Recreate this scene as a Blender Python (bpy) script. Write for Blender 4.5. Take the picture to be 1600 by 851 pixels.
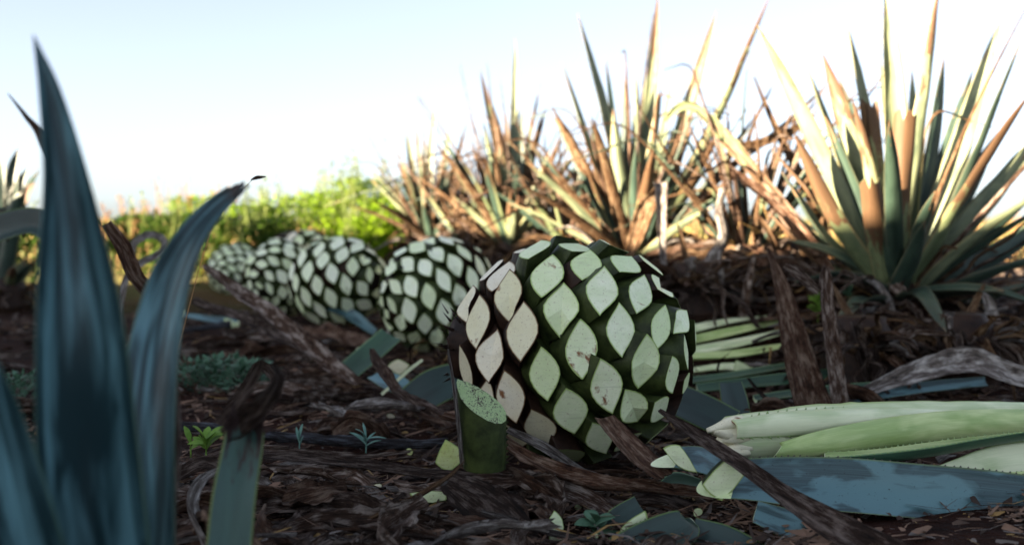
import bpy, math, random
from mathutils import Vector, Matrix, noise as mnoise
R = math.radians
rnd = random.Random(7)
sc = bpy.context.scene
for o in list(bpy.data.objects): bpy.data.objects.remove(o)

# ------------------------------------------------------------------ camera, sky, sun, exposure
CAMZ, PITCH, F = 0.52, R(3.13), 1556.0
cam = bpy.data.cameras.new('camera'); camo = bpy.data.objects.new('camera', cam)
sc.collection.objects.link(camo); sc.camera = camo
camo.location = (0, 0, CAMZ); camo.rotation_euler = (R(90) - PITCH, 0, 0)
cam.lens = 35; cam.sensor_width = 36; cam.clip_start = 0.02; cam.clip_end = 2000
cam.dof.use_dof = True; cam.dof.focus_distance = 1.86; cam.dof.aperture_fstop = 2.3; cam.dof.aperture_blades = 9
SUN_AZ, SUN_EL = R(-124), R(8.0)
w = bpy.data.worlds.new('World'); sc.world = w; w.use_nodes = True
wn = w.node_tree.nodes; wl = w.node_tree.links; wn.clear()
sky = wn.new('ShaderNodeTexSky'); sky.sky_type = 'NISHITA'; sky.sun_disc = False
sky.sun_elevation = SUN_EL; sky.sun_rotation = SUN_AZ; sky.air_density = 0.6; sky.dust_density = 3.2; sky.ozone_density = 1.6; sky.altitude = 1500
bg = wn.new('ShaderNodeBackground'); bg.inputs[1].default_value = 0.056
wo = wn.new('ShaderNodeOutputWorld'); hsv = wn.new('ShaderNodeHueSaturation'); hsv.inputs['Saturation'].default_value = 0.62; wl.new(sky.outputs[0], hsv.inputs['Color']); gam = wn.new('ShaderNodeGamma'); gam.inputs[1].default_value = 0.74; wl.new(hsv.outputs[0], gam.inputs[0]); wl.new(gam.outputs[0], bg.inputs[0]); wl.new(bg.outputs[0], wo.inputs[0])
sun = bpy.data.lights.new('sun', 'SUN'); sun.energy = 4.6; sun.angle = R(0.5); sun.color = (1.0, 0.82, 0.59)
suno = bpy.data.objects.new('sun', sun); sc.collection.objects.link(suno)
sdir = Vector((math.sin(SUN_AZ) * math.cos(SUN_EL), math.cos(SUN_AZ) * math.cos(SUN_EL), math.sin(SUN_EL)))
suno.rotation_euler = (-sdir).to_track_quat('-Z', 'Y').to_euler()
sc.view_settings.view_transform = 'Standard'; sc.view_settings.look = 'None'; sc.view_settings.gamma = 1
sc.view_settings.exposure = 3.3

# ------------------------------------------------------------------ measuring and mesh helpers
CP, SP = math.cos(PITCH), math.sin(PITCH)
def ray(px, py):
    X = (px - 800) / F; Y = -(py - 425.5) / F
    return Vector((X, CP + Y * SP, -SP + Y * CP))
def P(px, py, y):
    d = ray(px, py); return Vector((0, 0, CAMZ)) + d * (y / d.y)
def smooth(a, b, x):
    t = max(0, min(1, (x - a) / (b - a))); return t * t * (3 - 2 * t)
def gh(x, y):
    n = mnoise.noise(Vector((x * 1.7, y * 1.7, 3))) * 0.028 + mnoise.noise(Vector((x * 5, y * 5, 9))) * 0.012
    n += mnoise.noise(Vector((x * 16, y * 16, 1))) * 0.006
    h = n - 0.01 + .012 * (1 - smooth(1.85, 2.15, y))
    h += 0.22 * smooth(0.15, 0.8, x) * smooth(2.9, 4.1, y) * (1 - smooth(5.2, 7.0, y))
    h += 0.09 * smooth(5.5, 6.3, y) * (1 - smooth(7.5, 9.5, y)) * (1 - smooth(-.5, .5, x))
    for mx_, my_, mh_, mr_ in ((1.38, 3.5, .17, .42), (.54, 4.4, .14, .45), (0.0, 5.1, .12, .4), (-.45, 5.7, .12, .4), (1.0, 4.1, .12, .45), (.28, 4.8, .1, .3)):
        h += mh_ * math.exp(-((x - mx_) ** 2 + (y - my_) ** 2) / mr_ ** 2)
    # unseen bank added left of frame, shaped to keep low sun off the foreground
    k = math.exp(-((x + 4.75) / 0.85) ** 2) if x > -4.75 else math.exp(-((x + 4.75) / 3.0) ** 2)
    top = 1.62 - .34 * smooth(-1.4, .8, y) - .22 * smooth(1.2, 4.0, y) + 0.06 * mnoise.noise(Vector((y * 1.1, 4.2, 0))) + 0.05 * mnoise.noise(Vector((y * 4, 8.2, 0)))
    h += k * top * (1 - smooth(3.8, 5.6, y)) * smooth(-14, -8, y)
    return h
def obj_link(o, parent=None):
    sc.collection.objects.link(o)
    if parent is not None: o.parent = parent
    return o
def tag(o, label=None, cat=None, group=None, kind=None):
    if label: o['label'] = label
    if cat: o['category'] = cat
    if group: o['group'] = group
    if kind: o['kind'] = kind
    return o
def empty(name, loc, label, cat, group=None):
    o = bpy.data.objects.new(name, None); o.location = loc; o.empty_display_size = 0.05
    sc.collection.objects.link(o); return tag(o, label, cat, group)
class MB:
    def __init__(s): s.v = []; s.f = []; s.m = []; s.t = []; s.s = []; s.l = []
    def vert(s, co, t=0, a=0, l=0):
        s.v.append(Vector(co)); s.t.append(t); s.s.append(a); s.l.append(l); return len(s.v) - 1
    def face(s, idx, m=0): s.f.append(tuple(idx)); s.m.append(m)
    def build(s, name, mats, parent=None, origin=None, shade=True):
        me = bpy.data.meshes.new(name)
        if origin is None:
            if parent is not None: origin = parent.location
            else:
                n = len(s.v); c = sum(s.v, Vector()) / max(1, n); origin = Vector((c.x, c.y, min(v.z for v in s.v)))
        origin = Vector(origin)
        me.from_pydata([tuple(v - origin) for v in s.v], [], s.f)
        for nm, data in (('t', s.t), ('s', s.s), ('l', s.l)):
            a = me.attributes.new(nm, 'FLOAT', 'POINT'); a.data.foreach_set('value', data)
        for m in (mats if isinstance(mats, (list, tuple)) else [mats]): me.materials.append(m)
        me.polygons.foreach_set('material_index', s.m)
        me.polygons.foreach_set('use_smooth', [shade] * len(s.f)); me.update()
        o = bpy.data.objects.new(name, me); obj_link(o, parent)
        if parent is None: o.location = origin
        return o
def spline(pts, n):
    """Catmull-Rom through rows of numbers"""
    k = len(pts)
    if k == 2: return [[a + (b - a) * i / n for a, b in zip(*pts)] for i in range(n + 1)]
    ext = [[2 * a - b for a, b in zip(pts[0], pts[1])]] + [list(p) for p in pts] + [[2 * a - b for a, b in zip(pts[-1], pts[-2])]]
    out = []
    for i in range(n + 1):
        u = i / n * (k - 1); j = min(int(u), k - 2); f = u - j
        a, b, c, d = ext[j:j + 4]
        out.append([0.5 * (2 * q + (r - p) * f + (2 * p - 5 * q + 4 * r - s) * f * f + (3 * q - p - 3 * r + s) * f ** 3) for p, q, r, s in zip(a, b, c, d)])
    return out
def blade(mb, rows, hint=(0, 0, 1), fold=1.0, thick=0.008, nx=8, ny=22, rag=0.0, rip=0.0, twist=(0, 0), teeth=0, tmat=2,
          capmat=1, slope0=0.0, skew0=0.0, slope1=0.0, skew1=0.0, seed=0, tiprag=0.0, t0=0.0, t1=1.0, thin_tip=0.3, open_fold=None):
    """rows: (x, y, z, width). hint: where the hollow side looks."""
    rg = random.Random(seed); cur = spline(rows, ny); hint = Vector(hint)
    C = [Vector(c[:3]) for c in cur]; W = [max(0.0008, c[3]) for c in cur]
    L = [0.0]
    for i in range(ny): L.append(L[-1] + (C[i + 1] - C[i]).length)
    off = rg.random() * 50; top = []; bot = []; fr = []
    N0 = hint.normalized()
    for i in range(ny + 1):
        T = (C[min(ny, i + 1)] - C[max(0, i - 1)]).normalized(); t = i / ny
        N = N0 - T * N0.dot(T)
        if N.length < 1e-3: N = T.orthogonal()
        N.normalize()
        if i: N0 = (N0 * 0.35 + N * 0.65).normalized()
        a = twist[0] + (twist[1] - twist[0]) * t
        N = Matrix.Rotation(a, 3, T) @ N; S = T.cross(N).normalized(); fr.append((T, N, S))
        fo = fold if open_fold is None else fold + (open_fold - fold) * t
        fo = max(0.05, fo + rip * 8 * mnoise.noise(Vector((L[i] * 4, off, 1))))
        tr, br = [], []
        for j in range(nx + 1):
            s = -1 + 2 * j / nx; half = W[i] * 0.5
            r = W[i] / fo; x = r * math.sin(fo * s * 0.5); z = r * (1 - math.cos(fo * s * 0.5)) + abs(s) * fo * 0.04 * W[i]
            if rag and j in (0, nx): x *= 1 + rag * mnoise.noise(Vector((L[i] * 40, off + s * 9, 3))) + rag * .6 * mnoise.noise(Vector((L[i] * 110, off + s * 9, 3)))
            z += rip * W[i] * 2.2 * mnoise.noise(Vector((s * 1.3, L[i] * 9, off))) + rip * W[i] * 0.8 * mnoise.noise(Vector((s * 5, L[i] * 5, off + 5)))
            p = C[i] + S * x + N * z
            if i == 0: p = p + T * (skew0 * s * half)
            if i == ny: p = p + T * (skew1 * s * half + tiprag * mnoise.noise(Vector((s * 4, off, 8))) )
            th = thick * (1 - abs(s) ** 2.2) * (1 - (1 - thin_tip) * t) + 0.0007
            q = p - N * th
            if i == 0: q = q - T * (slope0 * th)
            if i == ny: q = q + T * (slope1 * th)
            tt = t0 + (t1 - t0) * t
            tr.append(mb.vert(p, tt, s, L[i])); br.append(mb.vert(q, tt, s, L[i] + 7))
        top.append(tr); bot.append(br)
    for i in range(ny):
        for j in range(nx):
            mb.face((top[i][j], top[i + 1][j], top[i + 1][j + 1], top[i][j + 1]))
            mb.face((bot[i][j], bot[i][j + 1], bot[i + 1][j + 1], bot[i + 1][j]))
        for j in (0, nx):
            q = (top[i][j], bot[i][j], bot[i + 1][j], top[i + 1][j]); mb.face(q if j == 0 else q[::-1])
    for i, fl in ((0, 0), (ny, 1)):        # end caps get their own vertices so that the cut stays crisp
        ct = [mb.vert(mb.v[a], 0, 0, 0) for a in top[i]]; cb = [mb.vert(mb.v[a], 0, 1, 0) for a in bot[i]]
        for j in range(nx):
            q = (ct[j], ct[j + 1], cb[j + 1], cb[j]); mb.face(q if not fl else q[::-1], capmat)
    if teeth:
        for sgn, j in ((-1, 0), (1, nx)):
            d = teeth * 0.5
            while d < L[-1] * 0.97:
                i = max(k for k in range(ny + 1) if L[k] <= d); i = min(i, ny - 1); f = (d - L[i]) / (L[i + 1] - L[i])
                p = mb.v[top[i][j]].lerp(mb.v[top[i + 1][j]], f); T, N, S = fr[i]
                h = teeth * rg.uniform(.2, .34); b = h * 0.6; q = p - N * 0.0015
                a1 = mb.vert(p - T * b); a2 = mb.vert(p + T * b); a3 = mb.vert(q + S * sgn * h + T * h * .5); a4 = mb.vert(p - N * 0.0025)
                for ff in ((a1, a2, a3), (a2, a4, a3), (a4, a1, a3)): mb.face(ff, tmat)
                d += teeth * rg.uniform(.8, 1.25)
    return mb
def px_rows(pts, k=1.0):
    """(px, py, depth, width_px) -> (x, y, z, width)"""
    out = []
    for a, b, d, wd in pts:
        p = P(a, b, d); out.append((p.x, p.y, p.z, wd * d / F * k))
    return out
def tube(mb, rows, n=8, bump=0.15, seed=0, capmat=0):
    cur = spline(rows, max(6, 7 * (len(rows) - 1))); m = len(cur); C = [Vector(c[:3]) for c in cur]; rings = []; L = 0
    N0 = Vector((0.13, 0.2, 1))
    for i in range(m):
        T = (C[min(m - 1, i + 1)] - C[max(0, i - 1)]).normalized(); N = (N0 - T * N0.dot(T)).normalized(); N0 = N; S = T.cross(N)
        if i: L += (C[i] - C[i - 1]).length
        ring = []
        for j in range(n):
            a = 2 * math.pi * j / n
            r = cur[i][3] * (1 + bump * mnoise.noise(Vector((math.cos(a) * 1.5 + seed, math.sin(a) * 1.5, L * 30))))
            ring.append(mb.vert(C[i] + (N * math.cos(a) + S * math.sin(a)) * r, i / (m - 1), math.cos(a), L))
        rings.append(ring)
    for i in range(m - 1):
        for j in range(n): mb.face((rings[i][j], rings[i][(j + 1) % n], rings[i + 1][(j + 1) % n], rings[i + 1][j]))
    mb.face(rings[0][::-1], capmat); mb.face(rings[-1], capmat)
    return mb

# ------------------------------------------------------------------ materials
class NT:
    def __init__(s, name):
        s.mat = bpy.data.materials.new(name); s.mat.use_nodes = True; s.t = s.mat.node_tree; s.t.nodes.clear()
        s.out = s.n('ShaderNodeOutputMaterial')
    def n(s, typ, **kw):
        nd = s.t.nodes.new(typ)
        for k, v in kw.items():
            if k.startswith('i_'): nd.inputs[int(k[2:]) if k[2:].isdigit() else k[2:]].default_value = v
            else: setattr(nd, k, v)
        return nd
    def l(s, a, b): s.t.links.new(a, b)
    def attr(s, nm): return s.n('ShaderNodeAttribute', attribute_name=nm).outputs['Fac']
    def math(s, op, a, b=0.5, c=None):
        nd = s.n('ShaderNodeMath', operation=op)
        for i, x in enumerate((a, b, c)):
            if x is None: continue
            if isinstance(x, (int, float)): nd.inputs[i].default_value = x
            else: s.l(x, nd.inputs[i])
        return nd.outputs[0]
    def vec(s, x, y, z):
        nd = s.n('ShaderNodeCombineXYZ')
        for i, q in enumerate((x, y, z)):
            if isinstance(q, (int, float)): nd.inputs[i].default_value = q
            else: s.l(q, nd.inputs[i])
        return nd.outputs[0]
    def noise(s, v, scale, detail=3, rough=0.55, dist=0):
        nd = s.n('ShaderNodeTexNoise'); nd.inputs['Scale'].default_value = scale; nd.inputs['Detail'].default_value = detail
        nd.inputs['Roughness'].default_value = rough; nd.inputs['Distortion'].default_value = dist; s.l(v, nd.inputs['Vector']); return nd.outputs[0]
    def ramp(s, fac, stops, interp='LINEAR'):
        nd = s.n('ShaderNodeValToRGB'); nd.color_ramp.interpolation = interp; e = nd.color_ramp.elements
        while len(e) < len(stops): e.new(0.5)
        for k, (p, c) in enumerate(stops):
            e[k].position = p; e[k].color = (*c, 1) if isinstance(c, tuple) else (c, c, c, 1)
        s.l(fac, nd.inputs[0]); return nd.outputs[0]
    def mix(s, f, a, b, blend='MIX'):
        nd = s.n('ShaderNodeMix', data_type='RGBA', blend_type=blend)
        for k, x in ((0, f), (6, a), (7, b)):
            if isinstance(x, (int, float)): nd.inputs[k].default_value = x
            elif isinstance(x, tuple): nd.inputs[k].default_value = (*x, 1)
            else: s.l(x, nd.inputs[k])
        return nd.outputs[2]
    def coord(s): return s.n('ShaderNodeTexCoord').outputs['Object']
    def pos(s): return s.n('ShaderNodeNewGeometry').outputs['Position']
    def rand(s): return s.n('ShaderNodeObjectInfo').outputs['Random']
    def finish(s, col, rough=0.5, bump=None, bstr=0.3, bdist=0.004, trans=0.0, tcol=None, spec=0.5):
        p = s.n('ShaderNodeBsdfPrincipled')
        s.l(col, p.inputs['Base Color'])
        if isinstance(rough, (int, float)): p.inputs['Roughness'].default_value = rough
        else: s.l(rough, p.inputs['Roughness'])
        p.inputs['Specular IOR Level'].default_value = spec
        if bump is not None:
            b = s.n('ShaderNodeBump'); b.inputs['Strength'].default_value = bstr; b.inputs['Distance'].default_value = bdist
            s.l(bump, b.inputs['Height']); s.l(b.outputs[0], p.inputs['Normal'])
        sh = p.outputs[0]
        if trans:
            tr = s.n('ShaderNodeBsdfTranslucent'); s.l(tcol if tcol is not None else col, tr.inputs[0])
            mx = s.n('ShaderNodeMixShader'); mx.inputs[0].default_value = trans; s.l(sh, mx.inputs[1]); s.l(tr.outputs[0], mx.inputs[2]); sh = mx.outputs[0]
        s.l(sh, s.out.inputs[0]); return s.mat

def mat_leaf(name, dark, light, edge, dry=(.16, .07, .03), dry2=(.30, .17, .09), dry_t=2.0, patch=0.5, rough=0.42, trans=0.0, edge_w=0.93, pscale=9.0, spots=0.5, lo=.38, hi=.60):
    m = NT(name); s_, t_, l_ = m.attr('s'), m.attr('t'), m.attr('l'); rn = m.math('MULTIPLY', m.rand(), 37.0)
    v = m.vec(m.math('MULTIPLY', s_, 0.6), m.math('MULTIPLY', l_, pscale * 0.5), rn)
    pn = m.noise(v, 1.6, 3, .5, .4)
    big = m.ramp(pn, [(lo, 0.0), (hi, 1.0)])
    fine = m.noise(m.vec(m.math('MULTIPLY', s_, 16.0), m.math('MULTIPLY', l_, 5.0), rn), 1.5, 4, .65)
    f = m.math('MULTIPLY_ADD', big, patch, m.math('MULTIPLY', fine, 0.75))
    col = m.mix(m.ramp(f, [(0.15, 0.0), (0.95, 1.0)]), dark, light)
    sp = m.noise(m.vec(m.math('MULTIPLY', s_, 9.0), m.math('MULTIPLY', l_, 150.0), rn), 1.2, 2, .6)
    col = m.mix(m.math('MULTIPLY', m.ramp(sp, [(0.66, 0.0), (0.74, 1.0)]), spots), col, tuple(c * .25 for c in dark))
    eg = m.ramp(m.math('ABSOLUTE', s_), [(edge_w - .05, 0.0), (edge_w + .02, 1.0)])
    col = m.mix(m.math('MULTIPLY', eg, 0.8), col, edge)
    dn = m.noise(m.vec(m.math('MULTIPLY', s_, 1.4), m.math('MULTIPLY', l_, 9.0), rn), 1.6, 4, .6)
    dm = m.ramp(m.math('ADD', t_, m.math('MULTIPLY_ADD', dn, 1.1, -0.55)), [(min(.97, dry_t - .03), 0.0), (min(.999, dry_t + .03), 1.0)]) if dry_t < 1.5 else None
    if dm is not None:
        dc = m.mix(fine, dry, dry2); col = m.mix(dm, col, dc)
    return m.finish(col, rough, fine, .25, .0015, trans, spec=.5)
def mat_dry(name, a, b, grey, greyamt=.5, bst=0.7, trans=0.0, rough=.8, vary=0.5):
    m = NT(name); s_, t_, l_ = m.attr('s'), m.attr('t'), m.attr('l'); rn = m.math('MULTIPLY', m.rand(), 37.0)
    f1 = m.noise(m.vec(m.math('MULTIPLY', s_, 11.0), m.math('MULTIPLY', l_, 13.0), rn), 1.8, 6, .75, 0)
    f2 = m.noise(m.vec(m.math('MULTIPLY', s_, 1.6), m.math('MULTIPLY', l_, 16.0), rn), 1.5, 5, .65, .25)
    col = m.mix(m.ramp(f1, [(.3, 0.0), (.72, 1.0)]), a, b)
    g = m.ramp(m.math('MULTIPLY_ADD', f1, .4, m.math('MULTIPLY', f2, .75)), [(.56, 0.0), (.70, 1.0)])
    col = m.mix(m.math('MULTIPLY', g, greyamt), col, grey)
    dk = m.ramp(f2, [(.28, 1.0), (.45, 0.0)]); col = m.mix(m.math('MULTIPLY', dk, .9), col, tuple(c * .3 for c in a))
    hv = m.n('ShaderNodeHueSaturation'); m.l(col, hv.inputs['Color'])
    m.l(m.math('MULTIPLY_ADD', m.rand(), vary * 1.2, 1 - vary * .6), hv.inputs['Value'])
    ht = m.math('MULTIPLY_ADD', f2, .8, f1)
    return m.finish(hv.outputs[0], rough, ht, bst, .010, trans, spec=.18)
def mat_cut(name, a, b, brown=(.22, .09, .03), cover=0.72, speck=0.5, edge=(.33, .42, .10)):
    m = NT(name); c = m.coord(); rn = m.rand(); v = m.n('ShaderNodeVectorMath', operation='ADD'); m.l(c, v.inputs[0])
    m.l(m.vec(m.math('MULTIPLY', rn, 31.0), m.math('MULTIPLY', rn, 17.0), 0.0), v.inputs[1]); v = v.outputs[0]
    n1 = m.noise(v, 22, 5, .65); col = m.mix(m.ramp(n1, [(.3, 0.0), (.7, 1.0)]), a, b)
    rr_ = m.n('ShaderNodeTexWhiteNoise', noise_dimensions='1D'); m.l(rn, rr_.inputs['W'])
    col = m.mix(m.math('MULTIPLY', rr_.outputs[0], .55), col, tuple(x * y for x, y in zip(a, (.82, .92, .62))))
    mp = m.n('ShaderNodeMapping'); mp.inputs['Rotation'].default_value = (.3, .5, .7); mp.inputs['Scale'].default_value = (14, 160, 160); m.l(v, mp.inputs[0])
    n5 = m.noise(mp.outputs[0], 1.0, 3, .6); col = m.mix(m.math('MULTIPLY', m.ramp(n5, [(.55, 0.0), (.72, 1.0)]), .35), col, tuple(x * .62 for x in a))
    col = m.mix(m.math('MULTIPLY', m.ramp(m.noise(v, 260, 2, .7), [(.62, 0.0), (.72, 1.0)]), speck), col, brown)
    n2 = m.noise(v, 13, 5, .62, .5); col = m.mix(m.ramp(m.math('MULTIPLY_ADD', rn, .06, n2), [(cover, 0.0), (cover + .05, 1.0)]), col, brown)
    e = m.attr('l'); col = m.mix(m.ramp(m.math('MULTIPLY_ADD', m.math('SUBTRACT', n1, .5), .12, e), [(.80, 0.0), (1.0, 1.0)]), col, edge)
    return m.finish(col, .45, m.noise(v, 90, 5, .7), .35, .0025, 0, spec=.5)
def mat_plain(name, a, b, scale=20, rough=.7, bst=.4, bd=.004, trans=0.0, detail=4, spec=.22):
    m = NT(name); n1 = m.noise(m.coord(), scale, detail, .65)
    return m.finish(m.mix(m.ramp(n1, [(.3, 0.0), (.7, 1.0)]), a, b), rough, n1, bst, bd, trans, spec=spec)

M = {}
M['fg_leaf'] = mat_leaf('blue_agave_leaf', (.006, .018, .023), (.058, .165, .205), (.05, .10, .06), patch=.6, rough=.36, pscale=4.0, spots=.15, edge_w=.97)
def mat_fg():
    m = NT('blue_agave_leaf_wax_streaks'); s_, t_, l_ = m.attr('s'), m.attr('t'), m.attr('l'); rn = m.math('MULTIPLY', m.rand(), 23.0)
    st = m.noise(m.vec(m.math('MULTIPLY', s_, 2.1), m.math('MULTIPLY', l_, 4.5), rn), 1.15, 3, .55, .5)
    st2 = m.noise(m.vec(m.math('MULTIPLY', s_, 22.0), m.math('MULTIPLY', l_, 4.0), rn), 1.5, 4, .65)
    f = m.ramp(m.math('MULTIPLY_ADD', st2, .07, st), [(.49, 0.0), (.60, .45), (.70, 1.0)])
    col = m.mix(f, (.014, .042, .050), (.14, .30, .34))
    col = m.mix(m.math('MULTIPLY', m.ramp(m.math('ABSOLUTE', s_), [(.90, 0.0), (.98, 1.0)]), .7), col, (.10, .19, .12))
    tp = m.ramp(t_, [(.93, 0.0), (.99, 1.0)]); col = m.mix(tp, col, (.03, .015, .01))
    return m.finish(col, .40, st2, .2, .0015, 0, spec=.45)
M['fg_leaf'] = mat_fg()
M['fg_cut_leaf'] = mat_leaf('green_agave_leaf_brown_top', (.022, .055, .046), (.07, .145, .12), (.16, .22, .04), dry=(.012, .006, .006), dry2=(.055, .028, .024), dry_t=.76, patch=.25, rough=.5, spots=.3)
M['teal'] = mat_leaf('teal_leaf_with_wax_bloom', (.010, .026, .030), (.095, .195, .215), (.16, .22, .08), patch=1.3, lo=.44, hi=.60, rough=.40, pscale=9.0, spots=.8, edge_w=.975)
M['teal_dk'] = mat_leaf('dark_teal_leaf', (.006, .018, .014), (.02, .05, .042), (.14, .22, .06), patch=.4, rough=.4, spots=.5, edge_w=.96)
M['green_cut'] = mat_leaf('cut_green_leaf', (.014, .04, .022), (.045, .11, .06), (.22, .36, .16), patch=.3, rough=.45, spots=.4, edge_w=.95)
M['pale'] = mat_leaf('pale_inner_leaf', (.42, .54, .26), (.78, .83, .56), (.28, .44, .12), patch=.6, rough=.42, trans=.08, spots=.04, edge_w=.975)
M['palegreen'] = mat_leaf('pale_green_leaf', (.24, .38, .10), (.56, .66, .30), (.44, .58, .18), patch=.6, rough=.45, trans=.08, spots=.05, edge_w=.97)
M['bg_green'] = mat_leaf('standing_agave_leaf', (.035, .060, .036), (.26, .29, .17), (.26, .22, .10), dry_t=.985, patch=.4, rough=.5, trans=.06, spots=.2)
M['bg_tip'] = mat_leaf('standing_leaf_brown_tip', (.035, .060, .034), (.26, .29, .165), (.28, .22, .10), dry=(.025, .011, .006), dry2=(.20, .11, .055), dry_t=.72, patch=.4, rough=.55, trans=.06, spots=.2)
M['bg_half'] = mat_leaf('standing_leaf_half_dry', (.05, .08, .035), (.21, .245, .12), (.28, .2, .08), dry=(.02, .009, .005), dry2=(.19, .105, .05), dry_t=.50, patch=.4, rough=.6, trans=.06, spots=.2)
M['bg_blue'] = mat_leaf('standing_leaf_blue_green', (.012, .026, .02), (.05, .085, .06), (.12, .12, .07), dry_t=.99, patch=.4, rough=.45, trans=.03, spots=.2)
M['bg_dry'] = mat_dry('sunlit_dry_leaf', (.014, .006, .003), (.135, .070, .032), (.36, .26, .16), .5, .5, .10)
M['dry'] = mat_dry('dry_brown_leaf', (.005, .0028, .002), (.165, .092, .060), (.50, .42, .36), .8, 1.0)
M['dry_red'] = mat_dry('dry_reddish_leaf', (.007, .0032, .002), (.185, .090, .052), (.42, .31, .23), .6, 1.0)
M['dry_dark'] = mat_dry('dry_dark_leaf', (.003, .0015, .001), (.085, .048, .032), (.34, .27, .23), .6, 1.0)
M['dry_grey'] = mat_dry('dry_grey_leaf', (.022, .015, .012), (.32, .27, .24), (.68, .64, .60), .85, 1.0)
M['bark'] = mat_dry('weathered_stick', (.014, .011, .011), (.06, .056, .062), (.17, .20, .24), .6, 1.0)
M['cut'] = mat_cut('fresh_cut_face', (.66, .76, .46), (.86, .90, .68), cover=.66, speck=.6)
M['cutcream'] = mat_cut('cream_cut_face', (.76, .68, .50), (.86, .81, .68), cover=.66, speck=.6, edge=(.24, .15, .06))
M['cutwhite'] = mat_cut('white_cut_face', (.76, .84, .60), (.88, .92, .76), cover=.80, speck=.25)
M['cutyellow'] = mat_cut('yellow_green_cut_face', (.52, .60, .16), (.62, .68, .36), cover=.70, speck=.8)
M['rind'] = mat_plain('green_rind', (.26, .38, .09), (.40, .52, .20), 60, .5, .2)
M['rind_brown'] = mat_plain('brown_rind', (.06, .03, .015), (.20, .12, .05), 60, .6, .3)
M['stub'] = mat_plain('leaf_base_side', (.007, .012, .003), (.055, .075, .020), 26, .5, .5)
M['stub_brown'] = mat_plain('leaf_base_brown_side', (.008, .004, .0025), (.038, .018, .010), 30, .6, .7)
M['stub_far'] = mat_plain('leaf_base_side_far', (.006, .009, .002), (.028, .034, .012), 26, .55, .5)
M['core'] = mat_plain('heart_core', (.004, .003, .0015), (.016, .010, .005), 40, .85, .8)
M['stub_dark'] = mat_plain('dark_stub_side', (.006, .010, .005), (.028, .036, .016), 40, .5, .5)
M['tooth'] = mat_plain('leaf_tooth', (.02, .008, .006), (.06, .03, .02), 60, .5, .1)
M['toothpale'] = mat_plain('pale_leaf_tooth', (.22, .34, .10), (.34, .46, .2), 60, .5, .1)
M['weed'] = mat_plain('weed_leaf', (.10, .20, .008), (.34, .50, .03), 9, .5, .1, .002, .42)
M['weed_dark'] = mat_plain('dark_weed_leaf', (.02, .055, .008), (.09, .16, .02), 9, .5, .1, .002, .3)  # darker green weeds; shade on the left ones put into the colour
M['weed_tall'] = mat_plain('weed_stalk_leaf', (.13, .20, .04), (.32, .36, .12), 9, .5, .1, .002, .4)
M['weed_low'] = mat_plain('grey_green_weed', (.05, .12, .07), (.13, .24, .15), 30, .5, .1, .002, .2)
M['seedling'] = mat_plain('seedling_leaf', (.12, .26, .03), (.26, .42, .08), 40, .45, .2, .002, .25)
M['seedling_blue'] = mat_plain('silver_seedling_leaf', (.10, .24, .19), (.22, .38, .33), 40, .45, .2, .002, .15)
M['straw'] = mat_plain('straw', (.28, .13, .05), (.50, .30, .14), 12, .75, .3, .003, .2)
M['straw_dark'] = mat_plain('litter_chips', (.006, .003, .002), (.30, .18, .12), 7, .8, .5)
M['fibre'] = mat_plain('golden_fibre', (.16, .09, .03), (.34, .22, .08), 14, .7, .3)
def mat_ground():
    m = NT('red_soil_and_field'); p = m.pos(); sep = m.n('ShaderNodeSeparateXYZ'); m.l(p, sep.inputs[0])
    n1 = m.noise(p, 9, 6, .7); n2 = m.noise(p, 1.2, 4, .6); n3 = m.noise(p, 60, 3, .7)
    soil = m.mix(m.ramp(n1, [(.3, 0.0), (.7, 1.0)]), (.003, .0012, .0008), (.045, .015, .008))
    soil = m.mix(m.math('MULTIPLY', m.ramp(n3, [(.58, 0.0), (.7, 1.0)]), .4), soil, (.06, .03, .022))
    field = m.mix(m.ramp(n2, [(.4, 0.0), (.62, 1.0)]), (.36, .23, .10), (.16, .22, .05))
    field = m.mix(m.math('MULTIPLY', n1, .5), field, (.42, .27, .13))
    far = m.ramp(m.math('MULTIPLY', m.math('ADD', sep.outputs[1], m.math('MULTIPLY', n2, 1.5)), .1), [(.62, 0.0), (.80, 1.0)])
    return m.finish(m.mix(far, soil, field), .9, m.math('MULTIPLY_ADD', n3, .5, n1), 1.0, .04, spec=.1)
M['ground'] = mat_ground()

# ------------------------------------------------------------------ ground
def axis_pts(lo, hi, step, far, growth=1.28):
    a = []; x = lo
    while x <= hi + 1e-6: a.append(x); x += step
    s = step; x = a[-1]
    while x < far: s *= growth; x += s; a.append(x)
    s = step; x = a[0]
    while x > -far: s *= growth; x -= s; a.insert(0, x)
    return a
g = MB(); xs = axis_pts(-3.2, 3.2, .045, 700); ys = axis_pts(1.0, 6.4, .045, 700); idx = []
for y in ys:
    idx.append([g.vert((x, y, gh(x, y))) for x in xs])
for i in range(len(ys) - 1):
    for j in range(len(xs) - 1): g.face((idx[i][j], idx[i][j + 1], idx[i + 1][j + 1], idx[i + 1][j]))
go = g.build('ground', M['ground'], origin=(0, 0, 0)); tag(go, 'dark red soil running back into a sunlit straw field', 'ground', kind='structure')

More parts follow.
